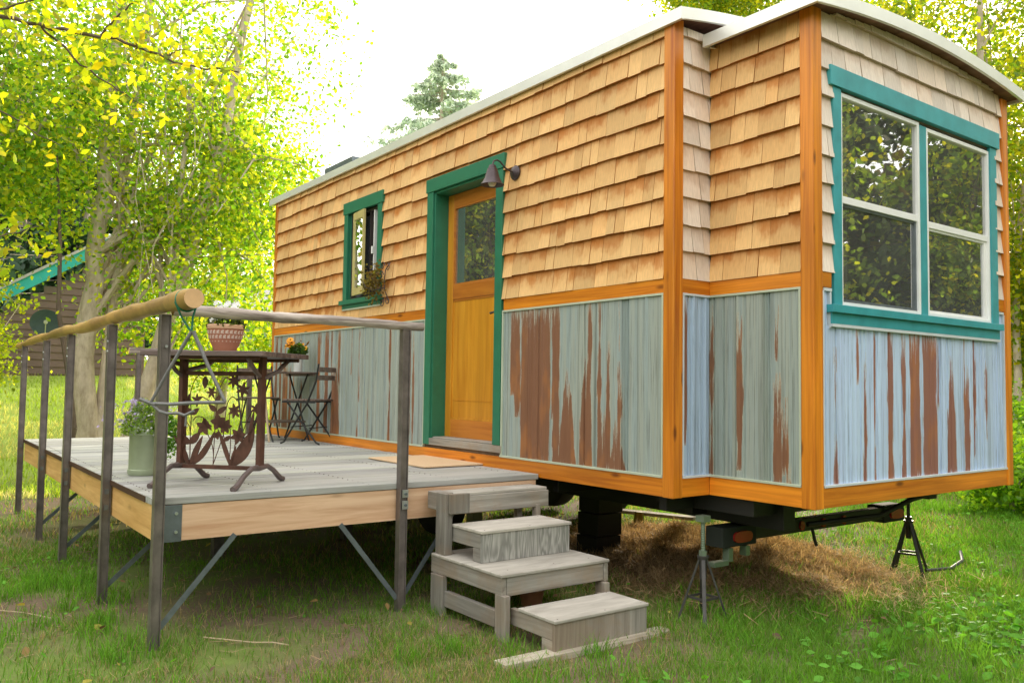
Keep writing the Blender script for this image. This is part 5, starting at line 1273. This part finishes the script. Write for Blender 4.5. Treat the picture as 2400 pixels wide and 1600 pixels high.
for i, (x, y, h) in enumerate(((9.5, 14, 12), (13, 9.5, 13), (8, 18, 13), (14, 4, 12), (-15, -6.5, 12), (-19, -9.5, 13), (-12, -10.5, 12))):
    conifer(['dark conifer at the corner of the clearing behind the end window side', 'tall dark conifer opposite the end wall', 'dark conifer beyond the leafy trees past the end wall', 'dark conifer on the camera side of the end wall', 'dark conifer across from the deck end', 'tall dark conifer at the far left of the clearing', 'dark conifer across the lawn from the door'][i], Vector((x, y, gz(x, y))), h, 3.4, 12000, [(.05, .085, .03), (.08, .12, .03)], 90 + i, .2, 'trees around the clearing')
# far tree line closing the yard (reads as one mass)
def treeline():
    P = []; 
    for k in range(130):
        a = rnd.uniform(R(95), R(265)) if k < 90 else rnd.uniform(R(40), R(100)); d = rnd.uniform(42, 60); c = np.array([math.cos(a) * d, math.sin(a) * d + 2, G0]); h = rnd.uniform(2.5, 4.2)
        m_ = 420; q = NR.normal(0, 1, (m_, 3)); q /= np.linalg.norm(q, axis=1, keepdims=True); q *= NR.uniform(.4, 1, (m_, 1)) ** .5 * np.array([2.6, 2.6, h * .55]); P.append(q + c + np.array([0, 0, h * .5]))
    P = np.concatenate(P); n = len(P); V, F = leaf_np(P, NR.normal(0, 1, (n, 3)), NR.uniform(.25, .5, n), 1.4); C = np.array([(.12, .18, .04), (.2, .26, .05), (.08, .13, .03)])[NR.integers(0, 3, n)] * NR.uniform(.6, 1.4, (n, 1))
    o = npmesh('treeline', V, F, M['leaf'], colr=np.concatenate([C, C])); tag(o, 'distant wood closing off the far side of the yard', 'wood', kind='stuff')
treeline()
def clearing():
    P = []
    for k in range(150):
        a = R(rnd.uniform(190, 455)); d = rnd.uniform(17, 24); c = np.array([math.cos(a) * d, math.sin(a) * d - 1, G0]); h = rnd.uniform(5, 9.5)
        m_ = 420; q = NR.normal(0, 1, (m_, 3)); q /= np.linalg.norm(q, axis=1, keepdims=True); q *= NR.uniform(.5, 1, (m_, 1)) ** .5 * np.array([1.9, 1.9, h * .52]); P.append(q + c + np.array([0, 0, h * .5]))
    P = np.concatenate(P); n = len(P); V, F = leaf_np(P, NR.normal(0, 1, (n, 3)), NR.uniform(.14, .34, n), 1.4); C = np.array([(.07, .12, .03), (.12, .17, .03), (.05, .09, .03), (.10, .08, .05)])[NR.integers(0, 4, n)] * NR.uniform(.6, 1.4, (n, 1))
    o = npmesh('woodland', V, F, M['leaf'], colr=np.concatenate([C, C])); tag(o, 'wood around the clearing, mirrored in the window panes', 'wood', kind='stuff')
clearing()

# ------------------------------------------------------------------ brown neighbour house, dish
HB = thing('brown_house', 'dark brown clapboard house with a turquoise roof edge behind the trees', 'house', (-19, -2, G0))
mb = MB(); x = -18.0
def zr(y): return 2.47 + (y + 1.81) * .648 - .28
ys_ = [-6 + i * .3 for i in range(25)]
z = G0; 
while z < 4.2:
    y0 = -6.0; zt_ = z + .165
    yl = max(-6.0, (zt_ + .28 - 2.47) / .648 - 1.81); yr = 1.2
    if yl < yr: 
        mb.quadmesh([(x + .02, yl, z), (x + .02, yr, z), (x, yr, zt_), (x, yl, zt_)], [(0, 1, 2, 3)]); mb.quadmesh([(x, yl, z), (x, yr, z), (x + .02, yr, z), (x + .02, yl, z)], [(0, 1, 2, 3)])
    z += .165
mb.box(x - 6, x - .01, -5.5, 1.2, G0, 1.6)
mb.build('wall', M['house'], HB)
mb = MB(); ya_, yb_ = -5.8, 1.3
mb.prism([(ya_, zr(ya_) + .10), (yb_, zr(yb_) + .10), (yb_, zr(yb_) + .38), (ya_, zr(ya_) + .38)], lambda a, b: (x + .25, a, b), lambda a, b: (x + .30, a, b)); mb.build('roof_edge', M['teal_far'], HB)
mb = MB(); mb.prism([(ya_, zr(ya_) + .381), (yb_, zr(yb_) + .381), (yb_, zr(yb_) + .45), (ya_, zr(ya_) + .45)], lambda a, b: (x + .34, a, b), lambda a, b: (x - 6, a, b)); mb.build('roof', M['house_roof'], HB)
HC = thing('grey_house', 'pale grey roofed house glimpsed behind the end of the tiny house', 'house', gp(640, 40))
q0 = gp(470, 40); q1 = gp(760, 40)
mb = MB(); d_ = (q1 - q0); up = Vector((0, 0, 1)); bk = fw * 4
mb.quadmesh([q0, q1, q1 + up * 2.6, q0 + up * 2.6, q0 + bk, q1 + bk, q1 + bk + up * 2.6, q0 + bk + up * 2.6], [(0, 1, 2, 3), (1, 5, 6, 2), (0, 3, 7, 4), (4, 7, 6, 5)]); mb.build('wall', plain('blue_grey_wall', (.28, .34, .42), .7), HC)
mb = MB(); e_ = -d_.normalized() * .4
mb.quadmesh([q0 + e_ + up * 2.55 - fw * .4, q1 - e_ + up * 2.55 - fw * .4, q1 - e_ + up * 4.9 + fw * 2, q0 + e_ + up * 4.9 + fw * 2, q1 - e_ + up * 2.55 + fw * 4.4, q0 + e_ + up * 2.55 + fw * 4.4], [(0, 1, 2, 3), (3, 2, 4, 5)]); mb.build('roof', M['house_roof'], HC)
mb = MB(); mb.bar(q0 + e_ + up * 2.5 - fw * .42, q1 - e_ + up * 2.5 - fw * .42, .04, .2); mb.build('roof_edge', M['teal_far'], HC)
dp = CAM + (CF + CR * ((107 - 1200) / 1958.5) - CU * ((758 - 800) / 1958.5)) * 15.5
DS = thing('satellite_dish', 'round grey satellite dish on a pole in front of the brown house', 'satellite dish', (dp.x, dp.y, G0))
mb = MB(); prof = [(.0, 0), (.08, .004), (.16, .018), (.22, .036), (.255, .05), (.26, .052), (.255, .044), (.16, .01), (0, -.008)]; mb.lathe(prof, n=32)
aim = (CAM - dp).normalized() + Vector((0, 0, .35)); Md = Matrix.Translation(dp) @ aim.to_track_quat('Z', 'Y').to_matrix().to_4x4(); mb.v = [tuple(Md @ Vector(v)) for v in mb.v]; mb.build('dish', M['dish'], DS, smooth=True)
mb = MB(); mb.tube([Md @ Vector((0, 0, -.01)), Vector((dp.x, dp.y, dp.z - .2)), Vector((dp.x, dp.y, G0))], .02, 8); mb.build('pole', M['dish'], DS)
mb = MB(); a_ = Md @ Vector((.0, -.26, .04)); b2_ = Md @ Vector((0, -.06, .26)); mb.tube([a_, b2_], .01, 6); mb.tube([b2_, b2_ + (dp - b2_).normalized() * .08], .035, 10); mb.build('receiver', M['dish_lnb'], DS)

# twigs on the ground
for i, (pts, lab) in enumerate((([(-1.20, -2.25), (-1.0, -2.05), (-.95, -1.97), (-.86, -1.92)], 'thin dry twig lying on bare earth in front of the deck'), ([(-2.5, -3.2), (-2.2, -2.95), (-1.95, -2.85)], 'thin dry twig on the grass left of the corner post'))):
    mb = MB(); mb.tube([(x_, y_, gz(x_, y_) + .02) for x_, y_ in pts], .0035, 6); o = mb.build('twig', M['tan_wood'], smooth=True); tag(o, lab, 'twig')

# ------------------------------------------------------------------ light
SUN_EL = 15.5; SUNV = Vector((-.50, .86, 0)).normalized() * math.cos(R(SUN_EL)) + Vector((0, 0, math.sin(R(SUN_EL))))
sl = bpy.data.lights.new('sun', 'SUN'); sl.energy = 5.0; sl.angle = R(.6); sl.color = (1, .88, .68)
so = bpy.data.objects.new('sun', sl); col.objects.link(so); so.rotation_euler = (-SUNV).to_track_quat('-Z', 'Y').to_euler()
w = bpy.data.worlds.new('World'); sc.world = w; w.use_nodes = True; nt = w.node_tree; bg = nt.nodes['Background']
sky = nt.nodes.new('ShaderNodeTexSky'); sky.sky_type = 'NISHITA'; sky.sun_disc = False; sky.sun_elevation = R(SUN_EL); sky.sun_rotation = math.atan2(SUNV.x, SUNV.y)
sky.dust_density = 4; sky.air_density = 1.0; sky.ozone_density = 1
# thin bright haze over the blue
hz = nt.nodes.new('ShaderNodeMix'); hz.data_type = 'RGBA'; hz.inputs[0].default_value = .55
nt.links.new(sky.outputs[0], hz.inputs[6]); hz.inputs[7].default_value = (29.5, 28.6, 27.0, 1)
nt.links.new(hz.outputs[2], bg.inputs[0]); bg.inputs[1].default_value = .15
sc.view_settings.view_transform = 'Standard'; sc.view_settings.look = 'None'; sc.view_settings.exposure = 0
sc.render.engine = 'CYCLES'; sc.cycles.max_bounces = 8; sc.cycles.transparent_max_bounces = 12; sc.cycles.diffuse_bounces = 4
